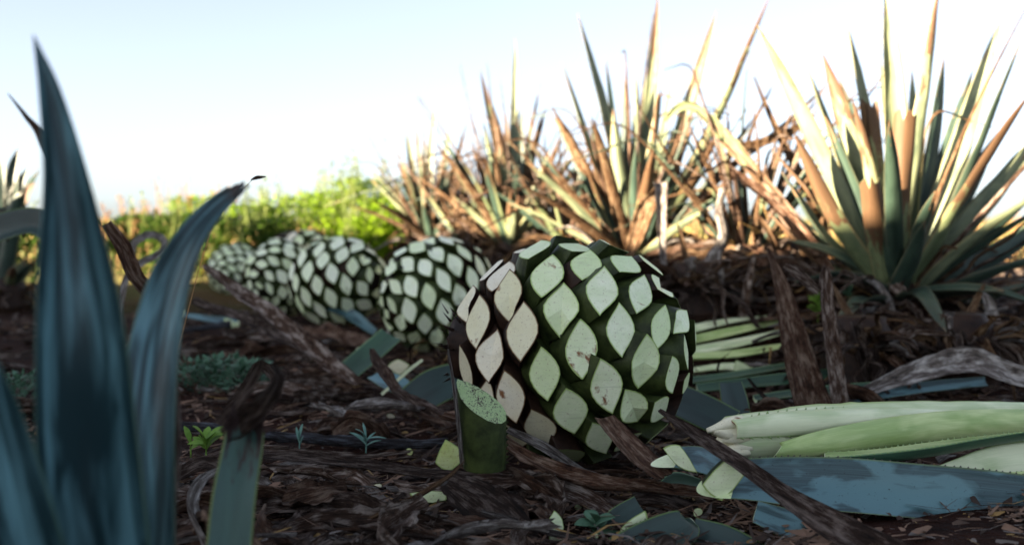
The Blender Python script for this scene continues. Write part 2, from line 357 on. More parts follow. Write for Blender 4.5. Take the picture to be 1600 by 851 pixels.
# ------------------------------------------------------------------ agave hearts
def make_heart(center, a, b, n, yaw, pitch, roll, label, group, h=.042, detail=True, seed=1, brown_end=.16, lens=1.0, cutkeys=('cut', 'cutcream')):
    rg = random.Random(seed); c = Vector(center); base = Vector((c.x, c.y, c.z - b))
    root = empty('agave_heart', base, label, 'agave heart', group)
    rot = (Matrix.Rotation(yaw, 3, 'Z') @ Matrix.Rotation(pitch, 3, 'Y') @ Matrix.Rotation(roll, 3, 'X'))
    ai, bi = a - h, b - h
    core = MB(); nu, nv = 18, 30; rr = []
    for i in range(nu + 1):
        z = -math.cos(math.pi * i / nu); ring = []
        for j in range(nv):
            q = 2 * math.pi * j / nv; r = math.sqrt(max(0, 1 - z * z)); k = 1 + .02 * mnoise.noise(Vector((z * 4, math.cos(q) * 4, math.sin(q) * 4)))
            ring.append(core.vert(c + rot @ Vector((z * ai, r * bi * math.cos(q), r * bi * math.sin(q))) * k))
        rr.append(ring)
    for i in range(nu):
        for j in range(nv): core.face((rr[i][j], rr[i + 1][j], rr[i + 1][(j + 1) % nv], rr[i][(j + 1) % nv]))
    core.build('core', M['core'], root)
    # dark ragged root scar at the -X pole
    rt = MB(); rings = []
    for i, (rx, rad) in enumerate(((-.80, .34), (-.95, .34), (-1.0, .28), (-.99, .15), (-.97, .02))):
        ring = []
        for j in range(26):
            q = 2 * math.pi * j / 26; k = 1 + .20 * mnoise.noise(Vector((math.cos(q) * 3 + seed, math.sin(q) * 3, i * .7)))
            ring.append(rt.vert(c + rot @ Vector((rx * a + .012 * mnoise.noise(Vector((j * .9, i, seed))), rad * b * k * math.cos(q), rad * b * k * math.sin(q)))))
        rings.append(ring)
    for i in range(4):
        for j in range(26): rt.face((rings[i][j], rings[i][(j + 1) % 26], rings[i + 1][(j + 1) % 26], rings[i + 1][j]))
    if detail:
        for k in range(46):
            q = rg.uniform(0, 6.283); rad = b * rg.uniform(.30, .46); p0 = Vector((-a * rg.uniform(.86, 1.0), rad * math.cos(q), rad * math.sin(q)))
            dv = Vector((rg.uniform(-1, -.2), math.cos(q) * 1.2, math.sin(q) * 1.2)).normalized(); ln = rg.uniform(.012, .04); wv = dv.orthogonal().normalized() * rg.uniform(.002, .006)
            p1 = p0 + dv * ln; v3 = [rt.vert(c + rot @ x) for x in (p0 - wv, p0 + wv, p1 + wv * .3, p0 + dv.cross(wv))]
            rt.face((v3[0], v3[1], v3[2])); rt.face((v3[1], v3[3], v3[2])); rt.face((v3[3], v3[0], v3[2]))
    rt.build('root_scar', M['stub_brown'], root)
    A = 4 * math.pi * (((a * b) ** 1.6 * 2 + (b * b) ** 1.6) / 3) ** (1 / 1.6) / n; u = math.sqrt(A)
    made = 0; extra = None; stubs = []
    for i in range(n):
        z = -1 + 2 * (i + .5) / n; th = i * 2.399963 + roll * 0
        r = math.sqrt(1 - z * z); nl = Vector((z / a, r * math.cos(th) / b, r * math.sin(th) / b)).normalized()
        pl = Vector((z * ai, r * bi * math.cos(th), r * bi * math.sin(th)))
        pt = Vector((z * a, r * b * math.cos(th), r * b * math.sin(th)))
        if z < -1 + brown_end * .6: continue
        stubs.append((i, z, th, r, nl, pl, pt))
    def vis(s):
        wn_ = rot @ s[4]; return -wn_.dot((c - Vector((0, 0, CAMZ))).normalized())
    order = sorted(stubs, key=vis, reverse=True)
    lead = order[:99] if len(order) > 100 else order
    for k, s in enumerate(order):
        i, z, th, r, nl, pl, pt = s
        mb = MB() if s in lead else (extra := extra or MB())
        e2 = Vector((0, -math.sin(th), math.cos(th))); e1 = e2.cross(nl).normalized()
        if e1.x < 0: e1 = -e1
        til = R(rg.uniform(-7, 7)) ; E2 = (e2 * math.cos(til) + e1 * math.sin(til)); E1 = (e1 * math.cos(til) - e2 * math.sin(til))
        shrink = .62 + .38 * min(1, r * 1.25)
        hl = u * .62 * lens * shrink * rg.uniform(.92, 1.07); hw = u * .372 * shrink * rg.uniform(.86, 1.10)
        hh = h * rg.uniform(.84, 1.22)
        cs = pt + nl * (hh - h) + E1 * .012
        tn = (nl + E1 * rg.uniform(-.05, .22) + E2 * rg.uniform(-.14, .14)).normalized()
        K = 24 if detail else 12; ringsL = []; sb = rg.uniform(.88, 1.2)
        def outline(sc_, shift, ctr, proj):
            pts = []
            for q in range(K):
                ph = 2 * math.pi * q / K; cc = math.cos(ph); ss = math.sin(ph)
                ww = (max(0, 1 - abs(cc) ** 1.75)) ** sb
                y_ = hl * cc * sc_; x_ = (hw * ww * (1 if ss > 0 else -1) if abs(ss) > 1e-4 else 0) * sc_
                # pointed tips pulled slightly sideways: S shape
                x_ += hw * .30 * (cc ** 3 - .55 * cc)
                p = ctr + E1 * (x_ + shift) + E2 * y_
                if proj: p -= nl * ((p - cs).dot(tn) / max(.3, nl.dot(tn)))
                else: p -= nl * ((x_ * x_ + y_ * y_) / (2 * b))
                pts.append(p)
            return pts
        L0 = outline(1.30, -.018, pl - nl * .012, False); L1 = outline(1.12, -.010, pl + nl * hh * .45, False)
        L2 = outline(1.0, 0, cs, True)
        crease = rg.random() < .38; cd = rg.uniform(.25, .6); camt = rg.uniform(.18, .42); sg = rg.choice((-1, 1))
        def cr(p):
            if not crease: return p
            d = (p - cs).dot(E2) * sg / hl
            return p - nl * max(0, d - cd) * hl * camt * 2
        L2 = [cr(p) for p in L2]; cen = sum(L2, Vector()) / K
        L3 = [cen + (p - cen) * .95 + nl * .0004 for p in L2]
        L4 = [cen + (p - cen) * .60 for p in L2]
        lv = 0
        for ring, ll in ((L0, 0), (L1, 0), (L2, 0)): ringsL.append([mb.vert(c + rot @ p, 0, 0, ll) for p in ring])
        for p_, q_ in zip(ringsL, ringsL[1:]):
            for j in range(K): mb.face((p_[j], q_[j], q_[(j + 1) % K], p_[(j + 1) % K]), 0)
        a2 = [mb.vert(c + rot @ p, 0, 0, 1) for p in L2]; a3 = [mb.vert(c + rot @ p, 0, 0, .9) for p in L3]
        a3b = [mb.vert(c + rot @ p, 0, 0, .9) for p in L3]; a4 = [mb.vert(c + rot @ p, 0, 0, .4) for p in L4]
        ce = mb.vert(c + rot @ cr(cen), 0, 0, 0)
        for j in range(K):
            jj = (j + 1) % K
            mb.face((a2[j], a3[j], a3[jj], a2[jj]), 1); mb.face((a3b[j], a4[j], a4[jj], a3b[jj]), 2); mb.face((a4[j], ce, a4[jj]), 2)
        # consistent outward faces: flip if winding looks inward
        brown = z < -1 + brown_end * 2 + rg.uniform(0, .35) and rg.random() < .8
        mats = [M['stub_brown' if brown or rg.random() < .12 else 'stub'], M['rind_brown' if brown else 'rind'], M[cutkeys[1] if brown else cutkeys[0]]]
        if s in lead:
            fl = [f for f in mb.f]
            v0, v1, v2 = [mb.v[q] for q in fl[-1]]
            if (v1 - v0).cross(v2 - v0).dot(rot @ nl) < 0: mb.f = [f[::-1] for f in fl]
            o = mb.build('leaf_base', mats, root); o.data.polygons.foreach_set('use_smooth', [m_ == 0 for m_ in mb.m])
    if extra: e = extra.build('leaf_base', [M['stub'], M['rind'], M[cutkeys[0]]], root); e['kind'] = 'stuff'
    return root
HG = 'trimmed agave hearts lying on the ground'
p = P(890, 546, 2.15)
make_heart(p, .262, .232, 96, R(-19), R(-1), R(64), 'largest trimmed agave heart, in the middle of the foreground with pale diamond cuts', HG, h=.046, seed=3, lens=1.06, brown_end=.34)
make_heart(P(686, 459, 3.9), .238, .222, 92, R(-150), R(12), R(20), 'agave heart half hidden directly behind the left side of the largest heart', HG, seed=5, h=.032, cutkeys=('cutwhite', 'cutwhite'))
make_heart(P(527, 440, 4.5), .235, .20, 84, R(-28), R(-10), R(200), 'agave heart at the right end of the far pile, nearest of that pile', HG, seed=8, detail=False, h=.026, cutkeys=('cutwhite', 'cutwhite'))
make_heart(P(440, 434, 5.0), .175, .195, 96, R(-120), R(20), R(100), 'agave heart with stretched yellowish cuts, between the two outer hearts of the far pile', HG, seed=11, detail=False, h=.026, cutkeys=('cutwhite', 'cutcream'))
make_heart(P(368, 422, 6.2), .18, .165, 110, R(-100), R(30), R(10), 'smallest looking agave heart at the far left end of the pile', HG, seed=14, detail=False, h=.016, cutkeys=('cutwhite', 'cutwhite'))
make_heart(P(474, 400, 5.7), .235, .15, 64, R(-14), R(0), R(150), 'dark capped agave heart behind the pile with few pale cuts on top', HG, seed=17, detail=False, h=.03, brown_end=.5)

# ------------------------------------------------------------------ standing agave in the left foreground
FGROOT = P(170, 1190, .95); FGROOT.z = gh(FGROOT.x, FGROOT.y)
fg = empty('agave_plant', FGROOT, 'big blue green agave standing close up at the left edge, out of focus', 'agave plant', 'living agave plants')
def part_blade(root, name, pts, mats, **kw):
    mb = MB(); blade(mb, px_rows(pts), **kw); return mb.build(name, mats, root)
LM = [M['fg_leaf'], M['fg_leaf'], M['tooth']]
part_blade(fg, 'leaf', [(205, 1190, .97, 150), (146, 900, .95, 205), (132, 700, .94, 190), (126, 560, .93, 172), (118, 430, .93, 142), (104, 280, .93, 86), (80, 150, .93, 45), (60, 80, .93, 14), (52, 55, .93, 2)],
           LM, hint=(.18, -1, .1), fold=2.4, thick=.012, nx=16, ny=60, twist=(.35, .1), seed=1, rip=.02, open_fold=2.6)
part_blade(fg, 'leaf', [(235, 1190, 1.0, 110), (234, 900, 1.02, 96), (236, 700, 1.04, 92), (243, 580, 1.06, 90), (256, 500, 1.08, 84), (276, 430, 1.09, 72), (304, 372, 1.1, 54), (337, 330, 1.12, 42), (372, 298, 1.13, 28)],
           LM, hint=(-.15, -1, .3), fold=1.5, thick=.010, nx=14, ny=60, twist=(.3, .0), seed=2, rip=.02, tiprag=.03, open_fold=1.6)
part_blade(fg, 'leaf', [(300, 1190, 1.0, 90), (352, 900, 1.12, 74), (366, 780, 1.16, 70), (382, 690, 1.2, 64), (384, 645, 1.2, 60)],
           [M['fg_cut_leaf'], M['dry_dark'], M['tooth']], hint=(.1, -1, .3), fold=.8, thick=.008, nx=12, ny=30, seed=3, rip=.03, tiprag=.03, teeth=.03)
part_blade(fg, 'dry_tip', [(372, 672, 1.2, 56), (395, 655, 1.18, 48), (425, 620, 1.17, 36), (436, 590, 1.18, 20), (425, 570, 1.2, 8)],
           [M['dry_dark'], M['dry_dark'], M['dry_dark']], hint=(-.3, -.8, .6), fold=2.2, thick=.002, nx=8, ny=24, seed=4, rip=.12, rag=.25, twist=(0, 1.4))
part_blade(fg, 'dry_tip', [(345, 665, 1.2, 30), (372, 630, 1.21, 26), (398, 590, 1.22, 18), (410, 560, 1.22, 8)],
           [M['dry_dark'], M['dry_dark'], M['dry_dark']], hint=(-.3, -.8, .6), fold=1.6, thick=.002, nx=8, ny=20, seed=5, rip=.12, rag=.25, twist=(0, .8))
part_blade(fg, 'dry_leaf', [(262, 900, 1.06, 22), (266, 760, 1.07, 26), (272, 660, 1.08, 20), (268, 590, 1.09, 16), (262, 545, 1.1, 6)],
           [M['dry'], M['dry'], M['dry']], hint=(.6, -.6, 0), fold=1.8, thick=.002, nx=6, ny=24, seed=6, rip=.1, rag=.2)
part_blade(fg, 'leaf', [(150, 1190, .97, 120), (70, 960, .9, 120), (30, 800, .86, 105), (-2, 660, .84, 78), (-14, 590, .83, 44), (-20, 540, .83, 4)],
           [M['fg_leaf']] * 3, hint=(.5, -1, .1), fold=1.3, thick=.012, nx=12, ny=34, seed=7, rip=.015)
part_blade(fg, 'leaf', [(210, 1190, 1.02, 40), (130, 640, 1.15, 34), (98, 330, 1.2, 22), (66, 220, 1.22, 15), (40, 182, 1.22, 8), (12, 146, 1.22, 1.5)],
           [M['dry_red']] * 3, hint=(.5, -1, .1), fold=1.6, thick=.004, nx=8, ny=40, seed=8)
part_blade(fg, 'leaf', [(180, 1190, 1.0, 60), (170, 700, 1.15, 60), (125, 440, 1.25, 52), (70, 352, 1.28, 44), (0, 358, 1.28, 50), (-60, 390, 1.28, 50)],
           [M['teal_dk'], M['teal_dk'], M['tooth']], hint=(0, -1, -.1), fold=.9, thick=.006, nx=10, ny=40, seed=9, teeth=.02, rip=.03)
mb = MB(); tube(mb, [(*(FGROOT + Vector((0, 0, -.05))), .12), (*(FGROOT + Vector((0, 0, .05))), .11), (*(FGROOT + Vector((0, 0, .12))), .05)], 16, .1); mb.build('stem', M['stub_brown'], fg)

# ------------------------------------------------------------------ agave plants in the background
def prof(t, cut=False):
    if cut: return (0.8 + .4 * t) * (1 - .35 * t)
    return max(.012, (1 - t) ** .72 * (.75 + 1.0 * t) / .82)
def bg_plant(label, bx, by, y0, leaves, nrand, ndry, seed, height=1.0, spread=1.0, dry_bias=.3, group='living agave plants', nspike=0):
    rg = random.Random(seed); b = P(bx, by, y0); gz = gh(b.x, b.y)
    root = empty('agave_plant', (b.x, b.y, gz), label, 'agave plant', group)
    mb = MB(); tube(mb, [(b.x, b.y, gz - .05, .11), (b.x, b.y, (gz + b.z) / 2, .12), (b.x, b.y, b.z + .05, .07)], 12, .2); mb.build('stem', M['stub_brown'], root)
    for k, lf in enumerate(leaves):
        tx, ty, mx, my, wd, mk, dy = lf[:7]; cut = len(lf) > 7
        jx, jy = rg.uniform(-14, 14), rg.uniform(0, 16)
        pts = []
        raw = [(bx + jx, by + jy, y0 + dy * .12), (mx, my, y0 + dy * .6), (tx, ty, y0 + dy)]
        cur = spline(raw, 6)
        for i, c_ in enumerate(cur): pts.append((c_[0], c_[1], c_[2], wd * (.80 if bx < 1300 else .92) * prof(i / 6, cut)))
        mb = MB(); hint = Vector((-(tx - bx) / 300, -.9 if dy > -.05 else .4, .8))
        if dy < 0: hint = Vector((-(tx - bx) / 260, .8, 1.0))
        blade(mb, px_rows(pts), hint=hint, fold=rg.uniform(1.0, 1.7), thick=.012, nx=7, ny=18, seed=seed * 50 + k, rip=.03 if mk != 'bg_dry' else .1,
              rag=0 if mk != 'bg_dry' else .25, tiprag=.05 if cut else 0, twist=(0, rg.uniform(-.4, .4)))
        mb.build('dry_leaf' if mk == 'bg_dry' else 'leaf', [M[mk], M[mk if mk != 'bg_green' else 'bg_half'], M['tooth']], root)
    base = Vector((b.x, b.y, b.z))
    for k in range(nrand):
        az = rg.uniform(0, 6.283); el = R(rg.uniform(28, 80)); ln = height * rg.uniform(.55, 1.0) * (.75 + .25 * math.sin(el))
        d = Vector((math.cos(az) * math.cos(el) * spread, math.sin(az) * math.cos(el) * spread, math.sin(el)))
        hz = Vector((math.cos(az), math.sin(az), 0)); rows = []
        for i in range(7):
            t = i / 6; p_ = base + hz * .05 + d * ln * t + Vector((0, 0, -.10 * ln * t * t)) ; rows.append((*p_, .062 * prof(t) * rg.uniform(.95, 1.05)))
        mk = rg.choices(['bg_green', 'bg_blue', 'bg_tip', 'bg_half', 'bg_dry'], [2, 5, 2, 2, 4 * dry_bias])[0]
        mb = MB(); blade(mb, rows, hint=-hz * .5 + Vector((0, 0, .6)), fold=rg.uniform(1, 1.8), thick=.012, nx=6, ny=14, seed=seed * 77 + k, rip=.04)
        mb.build('dry_leaf' if mk == 'bg_dry' else 'leaf', [M[mk]] * 3, root)
    for k in range(nspike):        # thin dead spikes standing up
        az = rg.uniform(0, 6.283); el = R(rg.uniform(42, 86)); ln = height * rg.uniform(.7, 1.25); hz = Vector((math.cos(az), math.sin(az), 0)); d = hz * math.cos(el) + Vector((0, 0, math.sin(el)))
        kk = rg.uniform(.45, 1.3); side = Vector((-hz.y, hz.x, 0)) * rg.uniform(-.3, .3); rows = []
        for i in range(8):
            t = i / 7; p_ = base + hz * .05 + d * ln * t + side * t * t * .5 + (hz * .5 - Vector((0, 0, .9))) * ln * max(0, t - kk) * 1.3; rows.append((*p_, rg.uniform(.9, 1.1) * .034 * max(.06, 1 - t) ** .8))
        mb = MB(); blade(mb, rows, hint=-hz + Vector((0, 0, .6)), fold=2.4, thick=.004, nx=5, ny=20, seed=seed * 33 + k, rip=.08, rag=.1, twist=(0, rg.uniform(-1, 1)))
        mb.build('dry_leaf', [M[rg.choice(['bg_dry', 'bg_dry', 'bg_half', 'dry_red', 'bg_blue', 'bg_blue', 'dry'])]] * 3, root)
    for k in range(ndry):          # withered skirt
        az = rg.uniform(0, 6.283); hz = Vector((math.cos(az), math.sin(az), 0)); ln = rg.uniform(.3, .62) * height; el = R(rg.uniform(-18, 48)); rows = []
        kink = rg.uniform(.25, .8); dd = rg.uniform(.3, 1.5)
        for i in range(7):
            t = i / 6; z = math.sin(el) * ln * t - dd * ln * max(0, t - kink) ** 1.3
            p_ = base + hz * (.06 + ln * t * math.cos(el)) + Vector((rg.uniform(-.02, .02), rg.uniform(-.02, .02), z - .04))
            p_.z = max(p_.z, gh(p_.x, p_.y) + .01 + .02 * rg.random()); rows.append((*p_, rg.uniform(.03, .06) * (1 - .75 * t)))
        mb = MB(); blade(mb, rows, hint=(rg.uniform(-.4, .4), -.3, 1), fold=rg.uniform(1.2, 3.2), thick=.002, nx=6, ny=18, seed=seed * 99 + k, rip=.14, rag=.3, twist=(0, rg.uniform(-2, 2)))
        mb.build('dry_leaf', [M[rg.choice(['bg_dry', 'bg_dry', 'dry_red', 'dry', 'dry', 'dry_dark', 'dry_dark', 'dry_grey'])]] * 3, root)
    return root
G_, T_, H_, B_, D_ = 'bg_green', 'bg_tip', 'bg_half', 'bg_blue', 'bg_dry'
bg_plant('biggest background agave, fanning out wide at the right edge with pale sunlit leaves', 1402, 462, 3.5, [
    (1183, 38, 1285, 250, 42, G_, -.1), (1262, 106, 1325, 290, 34, G_, .15), (1286, 84, 1335, 260, 50, T_, -.05), (1325, 42, 1362, 240, 40, G_, .2),
    (1383, -20, 1398, 220, 52, G_, .0), (1468, -30, 1440, 200, 40, T_, -.1), (1476, 84, 1450, 270, 28, B_, .2), (1566, 26, 1500, 240, 46, G_, .1),
    (1592, 70, 1515, 270, 40, B_, -.1), (1612, 140, 1508, 310, 60, H_, -.2), (1640, 195, 1535, 330, 52, G_, .1), (1650, 270, 1525, 385, 46, B_, -.15),
    (1660, 330, 1540, 410, 50, B_, .1), (1660, 392, 1540, 432, 40, B_, -.2), (1415, 178, 1405, 330, 50, H_, -.25, 1), (1360, 285, 1372, 380, 46, H_, -.3, 1),
    (1240, 205, 1302, 345, 40, H_, -.2), (1222, 268, 1300, 385, 34, B_, .1), (1355, 160, 1370, 310, 44, T_, .05, 1), (1310, 118, 1368, 300, 32, B_, .35),
    (1425, 108, 1425, 280, 30, G_, .4), (1375, 88, 1395, 260, 26, G_, .4), (1520, 110, 1465, 300, 40, B_, .3), (1560, 205, 1480, 350, 44, B_, .35),
    (1200, 330, 1290, 420, 34, H_, .1), (1620, 440, 1520, 470, 34, B_, -.1), (1570, 455, 1490, 452, 36, B_, -.5), (1300, 520, 1345, 470, 34, B_, -.55), (1240, 440, 1320, 430, 32, B_, -.3),
    (1480, 520, 1440, 460, 36, B_, -.6), (1640, 480, 1530, 455, 34, B_, -.4), (1230, 375, 1310, 400, 30, B_, .0), (1395, 300, 1398, 400, 44, B_, -.3), (1445, 345, 1425, 410, 40, B_, -.35)], 12, 34, 31, 1.0, nspike=6, dry_bias=.1)
bg_plant('tall agave behind the largest heart with brown tipped leaves reaching the top of the picture', 990, 408, 4.4, [
    (1028, -10, 1012, 200, 34, T_, .0), (993, 105, 996, 260, 26, G_, -.1), (1120, 15, 1062, 220, 36, T_, .1), (1092, 135, 1052, 280, 26, H_, .0),
    (1202, -5, 1110, 215, 34, T_, -.1), (903, 22, 958, 235, 30, G_, .0), (878, 98, 935, 270, 22, G_, .2), (946, 90, 962, 230, 18, B_, .2),
    (976, 118, 980, 270, 26, B_, -.1), (958, 170, 970, 290, 34, G_, -.15), (862, 165, 925, 290, 34, D_, -.2), (1150, 120, 1080, 265, 30, H_, .2),
    (1132, 190, 1075, 300, 40, H_, -.2), (1012, 130, 1003, 290, 24, G_, .3), (1060, 205, 1035, 310, 36, H_, .05, 1), (930, 215, 955, 320, 30, T_, .1, 1),
    (1180, 180, 1100, 300, 24, D_, .3), (900, 255, 945, 340, 34, B_, -.15), (1050, 120, 1030, 260, 24, G_, .3)], 26, 46, 41, .85, nspike=34, dry_bias=.5)
bg_plant('agave of medium height with one thin upright leaf, between the weeds and the tallest plant', 800, 385, 5.1, [
    (805, 58, 803, 220, 22, G_, .0), (817, 160, 812, 270, 20, B_, .1), (750, 108, 778, 240, 22, T_, .1), (768, 160, 785, 260, 30, H_, -.1), (853, 168, 822, 290, 24, D_, .1),
    (830, 195, 815, 300, 22, G_, .2), (755, 190, 778, 300, 24, G_, -.1), (735, 220, 770, 320, 22, H_, -.1), (860, 235, 830, 320, 26, G_, -.2), (845, 130, 818, 270, 14, D_, .3),
    (790, 175, 797, 290, 24, T_, .2), (878, 205, 838, 320, 20, D_, .0)], 26, 40, 51, .75, nspike=34, dry_bias=.7)
bg_plant('smaller sunlit agave beside the bright weeds, leftmost of the background row', 676, 372, 5.7, [
    (680, 155, 672, 270, 18, G_, .0), (634, 200, 650, 300, 20, G_, .0), (705, 188, 690, 290, 20, G_, .1), (662, 215, 666, 300, 16, B_, .1), (625, 240, 648, 320, 16, G_, -.1),
    (730, 190, 700, 300, 14, D_, .1), (650, 190, 660, 290, 14, T_, .2), (695, 230, 686, 320, 18, H_, -.1), (725, 255, 700, 330, 18, H_, -.1)], 26, 36, 61, .6, nspike=34, dry_bias=.8)
bg_plant('withered agave tangle of bent brown leaves, between the tallest plant and the biggest one', 1165, 400, 4.1, [
    (1285, 145, 1205, 260, 12, D_, .3), (1215, 118, 1165, 240, 10, D_, .4), (1110, 200, 1140, 300, 16, D_, .2), (1225, 225, 1190, 320, 24, H_, .1), (1075, 190, 1120, 300, 14, D_, -.1)], 3, 66, 71, .75, nspike=34, dry_bias=3, group='withered agave plants')
bg_plant('low dark heap of withered leaves at the left foot of the biggest agave', 1235, 425, 3.8, [(1180, 330, 1210, 380, 20, D_, .1), (1290, 350, 1262, 390, 20, D_, .1)], 0, 70, 72, .6, dry_bias=3, group='withered agave plants')
bg_plant('low heap of withered leaves in front of the biggest agave, behind the weathered grey leaf', 1345, 520, 2.95, [(1300, 440, 1320, 480, 16, D_, .1)], 0, 60, 74, .42, dry_bias=3, group='withered agave plants')
bg_plant('low heap of withered leaves at the right edge below the biggest agave', 1500, 515, 3.0, [(1540, 440, 1520, 480, 16, D_, .1)], 0, 60, 75, .42, dry_bias=3, group='withered agave plants')
bg_plant('low dark heap of withered leaves in front of the tallest plant, above the heart shoulder', 1085, 430, 3.6, [(1060, 350, 1070, 400, 16, D_, .1)], 0, 70, 73, .5, dry_bias=3, group='withered agave plants')
bg_plant('scruffy dried agave clump, between the leftmost and medium height plants', 738, 385, 5.3, [(715, 235, 728, 320, 16, H_, 0), (760, 250, 748, 325, 16, D_, 0)], 6, 40, 81, .55, nspike=34, dry_bias=2, group='withered agave plants')
bg_plant('scruffy dried agave clump, left of the tallest plant and behind the largest heart', 890, 385, 4.8, [(862, 285, 876, 335, 22, H_, 0), (905, 240, 896, 320, 20, T_, 0)], 8, 40, 91, .6, nspike=34, dry_bias=2, group='withered agave plants')
bg_plant('far agave with bluish leaves at the left edge, seen past the close up leaf', 14, 448, 5.6, [
    (28, 232, 20, 290, 30, B_, 0), (0, 238, 5, 300, 34, B_, 0), (45, 262, 26, 310, 26, B_, 0), (-30, 225, -12, 290, 34, B_, 0), (55, 285, 36, 320, 28, H_, 0), (62, 265, 40, 310, 20, B_, .2), (35, 300, 22, 335, 36, B_, -.1)], 6, 16, 101, .35, dry_bias=.3)

# bent dry leaves arching between the background plants
REST = [False]
def settle(pts):
    """measured picture points -> depths at which the lowest of them lies on the ground"""
    if not REST[0]: return pts
    k = 1.0
    while k < 1.5:
        q = [P(a, b, d * k) for a, b, d, _ in pts]
        if min(v.z - gh(v.x, v.y) for v in q) < .034: break
        k += .006
    return [(a, b, d * k, w_) for a, b, d, w_ in pts]
def thing_blade(name, label, cat, pts, mats, group=None, rest=True, **kw):
    if rest: pts = settle(pts)
    mb = MB(); blade(mb, px_rows(pts), **kw); return tag(mb.build(name, mats), label, cat, group)
TG = 'dry leaves tangled between the background plants'
for lb, pts, mk in [
    ('bent dry leaf arching over in an upside down V right of the tallest plant', [(1040, 190, 4.0, 8), (1062, 168, 4.0, 16), (1092, 172, 3.98, 16), (1140, 220, 3.95, 24), (1200, 292, 3.9, 24), (1262, 375, 3.8, 30), (1300, 430, 3.7, 20)], 'bg_half'),
    ('brown dry leaf slanting down right from a pointed end against the sky', [(1138, 258, 3.7, 5), (1165, 285, 3.7, 16), (1210, 320, 3.68, 22), (1260, 375, 3.6, 24), (1300, 425, 3.5, 16)], 'dry_red'),
    ('thin dark dry leaf crossing the sky gap toward the biggest agave', [(1075, 330, 4.3, 14), (1140, 262, 4.35, 14), (1215, 205, 4.4, 12), (1290, 135, 4.45, 3)], 'dry'),
    ('thin orange brown dry leaf crossing under the thin dark one', [(1120, 222, 4.2, 5), (1170, 228, 4.2, 14), (1230, 208, 4.2, 16), (1255, 195, 4.2, 6)], 'bg_dry'),
    ('straight dry leaf leaning left from the withered tangle', [(1178, 120, 4.2, 3), (1215, 210, 4.15, 14), (1262, 300, 4.1, 22), (1300, 400, 4.0, 22)], 'bg_dry'),
    ('grey dry leaf hanging straight down below the tallest plant', [(1030, 285, 3.75, 26), (1033, 340, 3.72, 17), (1036, 400, 3.7, 12), (1044, 458, 3.68, 9)], 'dry_grey'),
    ('pinkish broad dry leaf drooping beside the grey hanging one', [(1030, 300, 3.8, 20), (1008, 330, 3.78, 30), (994, 375, 3.76, 26), (982, 410, 3.74, 12)], 'bg_dry')]:
    thing_blade('dry_leaf', lb, 'dry leaf', pts, [M[mk]] * 3, TG, hint=(.2, -.9, .5), fold=1.8, thick=.003, nx=7, ny=30, rip=.08, rag=.2, seed=hash(lb[:7]) % 1 + len(lb), twist=(0, .5))
def thing_stick(name, label, cat, pts, mat, group=None, bump=.25, seed=0):
    pts = settle(pts)
    mb = MB(); rows = [(*P(a, b, d), r * d / F) for a, b, d, r in pts]; tube(mb, rows, 9, bump, seed); return tag(mb.build(name, mat), label, cat, group)
REST[0] = True
thing_stick('forked_stick', 'forked pale brown stalk standing up behind the heap of pale cut leaves', 'stalk', [(1066, 512, 3.3, 12), (1088, 450, 3.35, 11), (1118, 395, 3.4, 9), (1130, 370, 3.42, 8), (1124, 330, 3.45, 7), (1130, 292, 3.45, 6)], M['dry_grey'], seed=2)
thing_stick('dry_stalk', 'short pointed brown stalk right of the forked one', 'stalk', [(1160, 500, 3.2, 9), (1168, 450, 3.2, 8), (1178, 398, 3.2, 4)], M['dry'], seed=3)
thing_stick('dry_stalk', 'very thin dry stalk standing between the forked one and the pointed one', 'stalk', [(1130, 490, 3.3, 3), (1128, 440, 3.3, 4), (1124, 390, 3.3, 3)], M['dry_grey'], seed=4)

# ------------------------------------------------------------------ bright weeds and field behind
def weed(mb, c, hgt, rad, n, rg, leaf=.03, mat=0):
    for k in range(n):
        u = rg.random() ** .7; az = rg.uniform(0, 6.283); r = rad * math.sqrt(rg.random()) * (1 - .55 * u) * (1 + .4 * mnoise.noise(Vector((az * 2, u * 3, c.x * 7))))
        p = c + Vector((math.cos(az) * r, math.sin(az) * r, hgt * u)); ln = leaf * rg.uniform(.6, 1.5)
        d = Vector((math.cos(az) + rg.uniform(-.8, .8), math.sin(az) + rg.uniform(-.8, .8), rg.uniform(-.2, 1.1))).normalized()
        s = d.cross(Vector((rg.uniform(-.4, .4), rg.uniform(-.4, .4), 1))).normalized() * ln * .3; nn = d.cross(s).normalized() * ln * .10
        v = [mb.vert(p), mb.vert(p + d * ln * .5 + s + nn), mb.vert(p + d * ln), mb.vert(p + d * ln * .5 - s + nn), mb.vert(p + d * ln * .5)]
        mb.face((v[0], v[1], v[4]), mat); mb.face((v[1], v[2], v[4]), mat); mb.face((v[2], v[3], v[4]), mat); mb.face((v[3], v[0], v[4]), mat)
def stalks(mb, c, hgt, rad, n, rg, th=.003, lean=.3):
    for k in range(n):
        az = rg.uniform(0, 6.283); r = rad * rg.random(); q = c + Vector((math.cos(az) * r * .4, math.sin(az) * r * .4, 0))
        e = c + Vector((math.cos(az) * r, math.sin(az) * r, hgt * rg.uniform(.6, 1))) + Vector((rg.uniform(-lean, lean) * .3, rg.uniform(-lean, lean) * .3, 0))
        tube(mb, [(*q, th), (*((q + e) / 2 + Vector((rg.uniform(-.02, .02), 0, 0))), th * .8), (*e, th * .5)], 4, 0)
rg = random.Random(5)
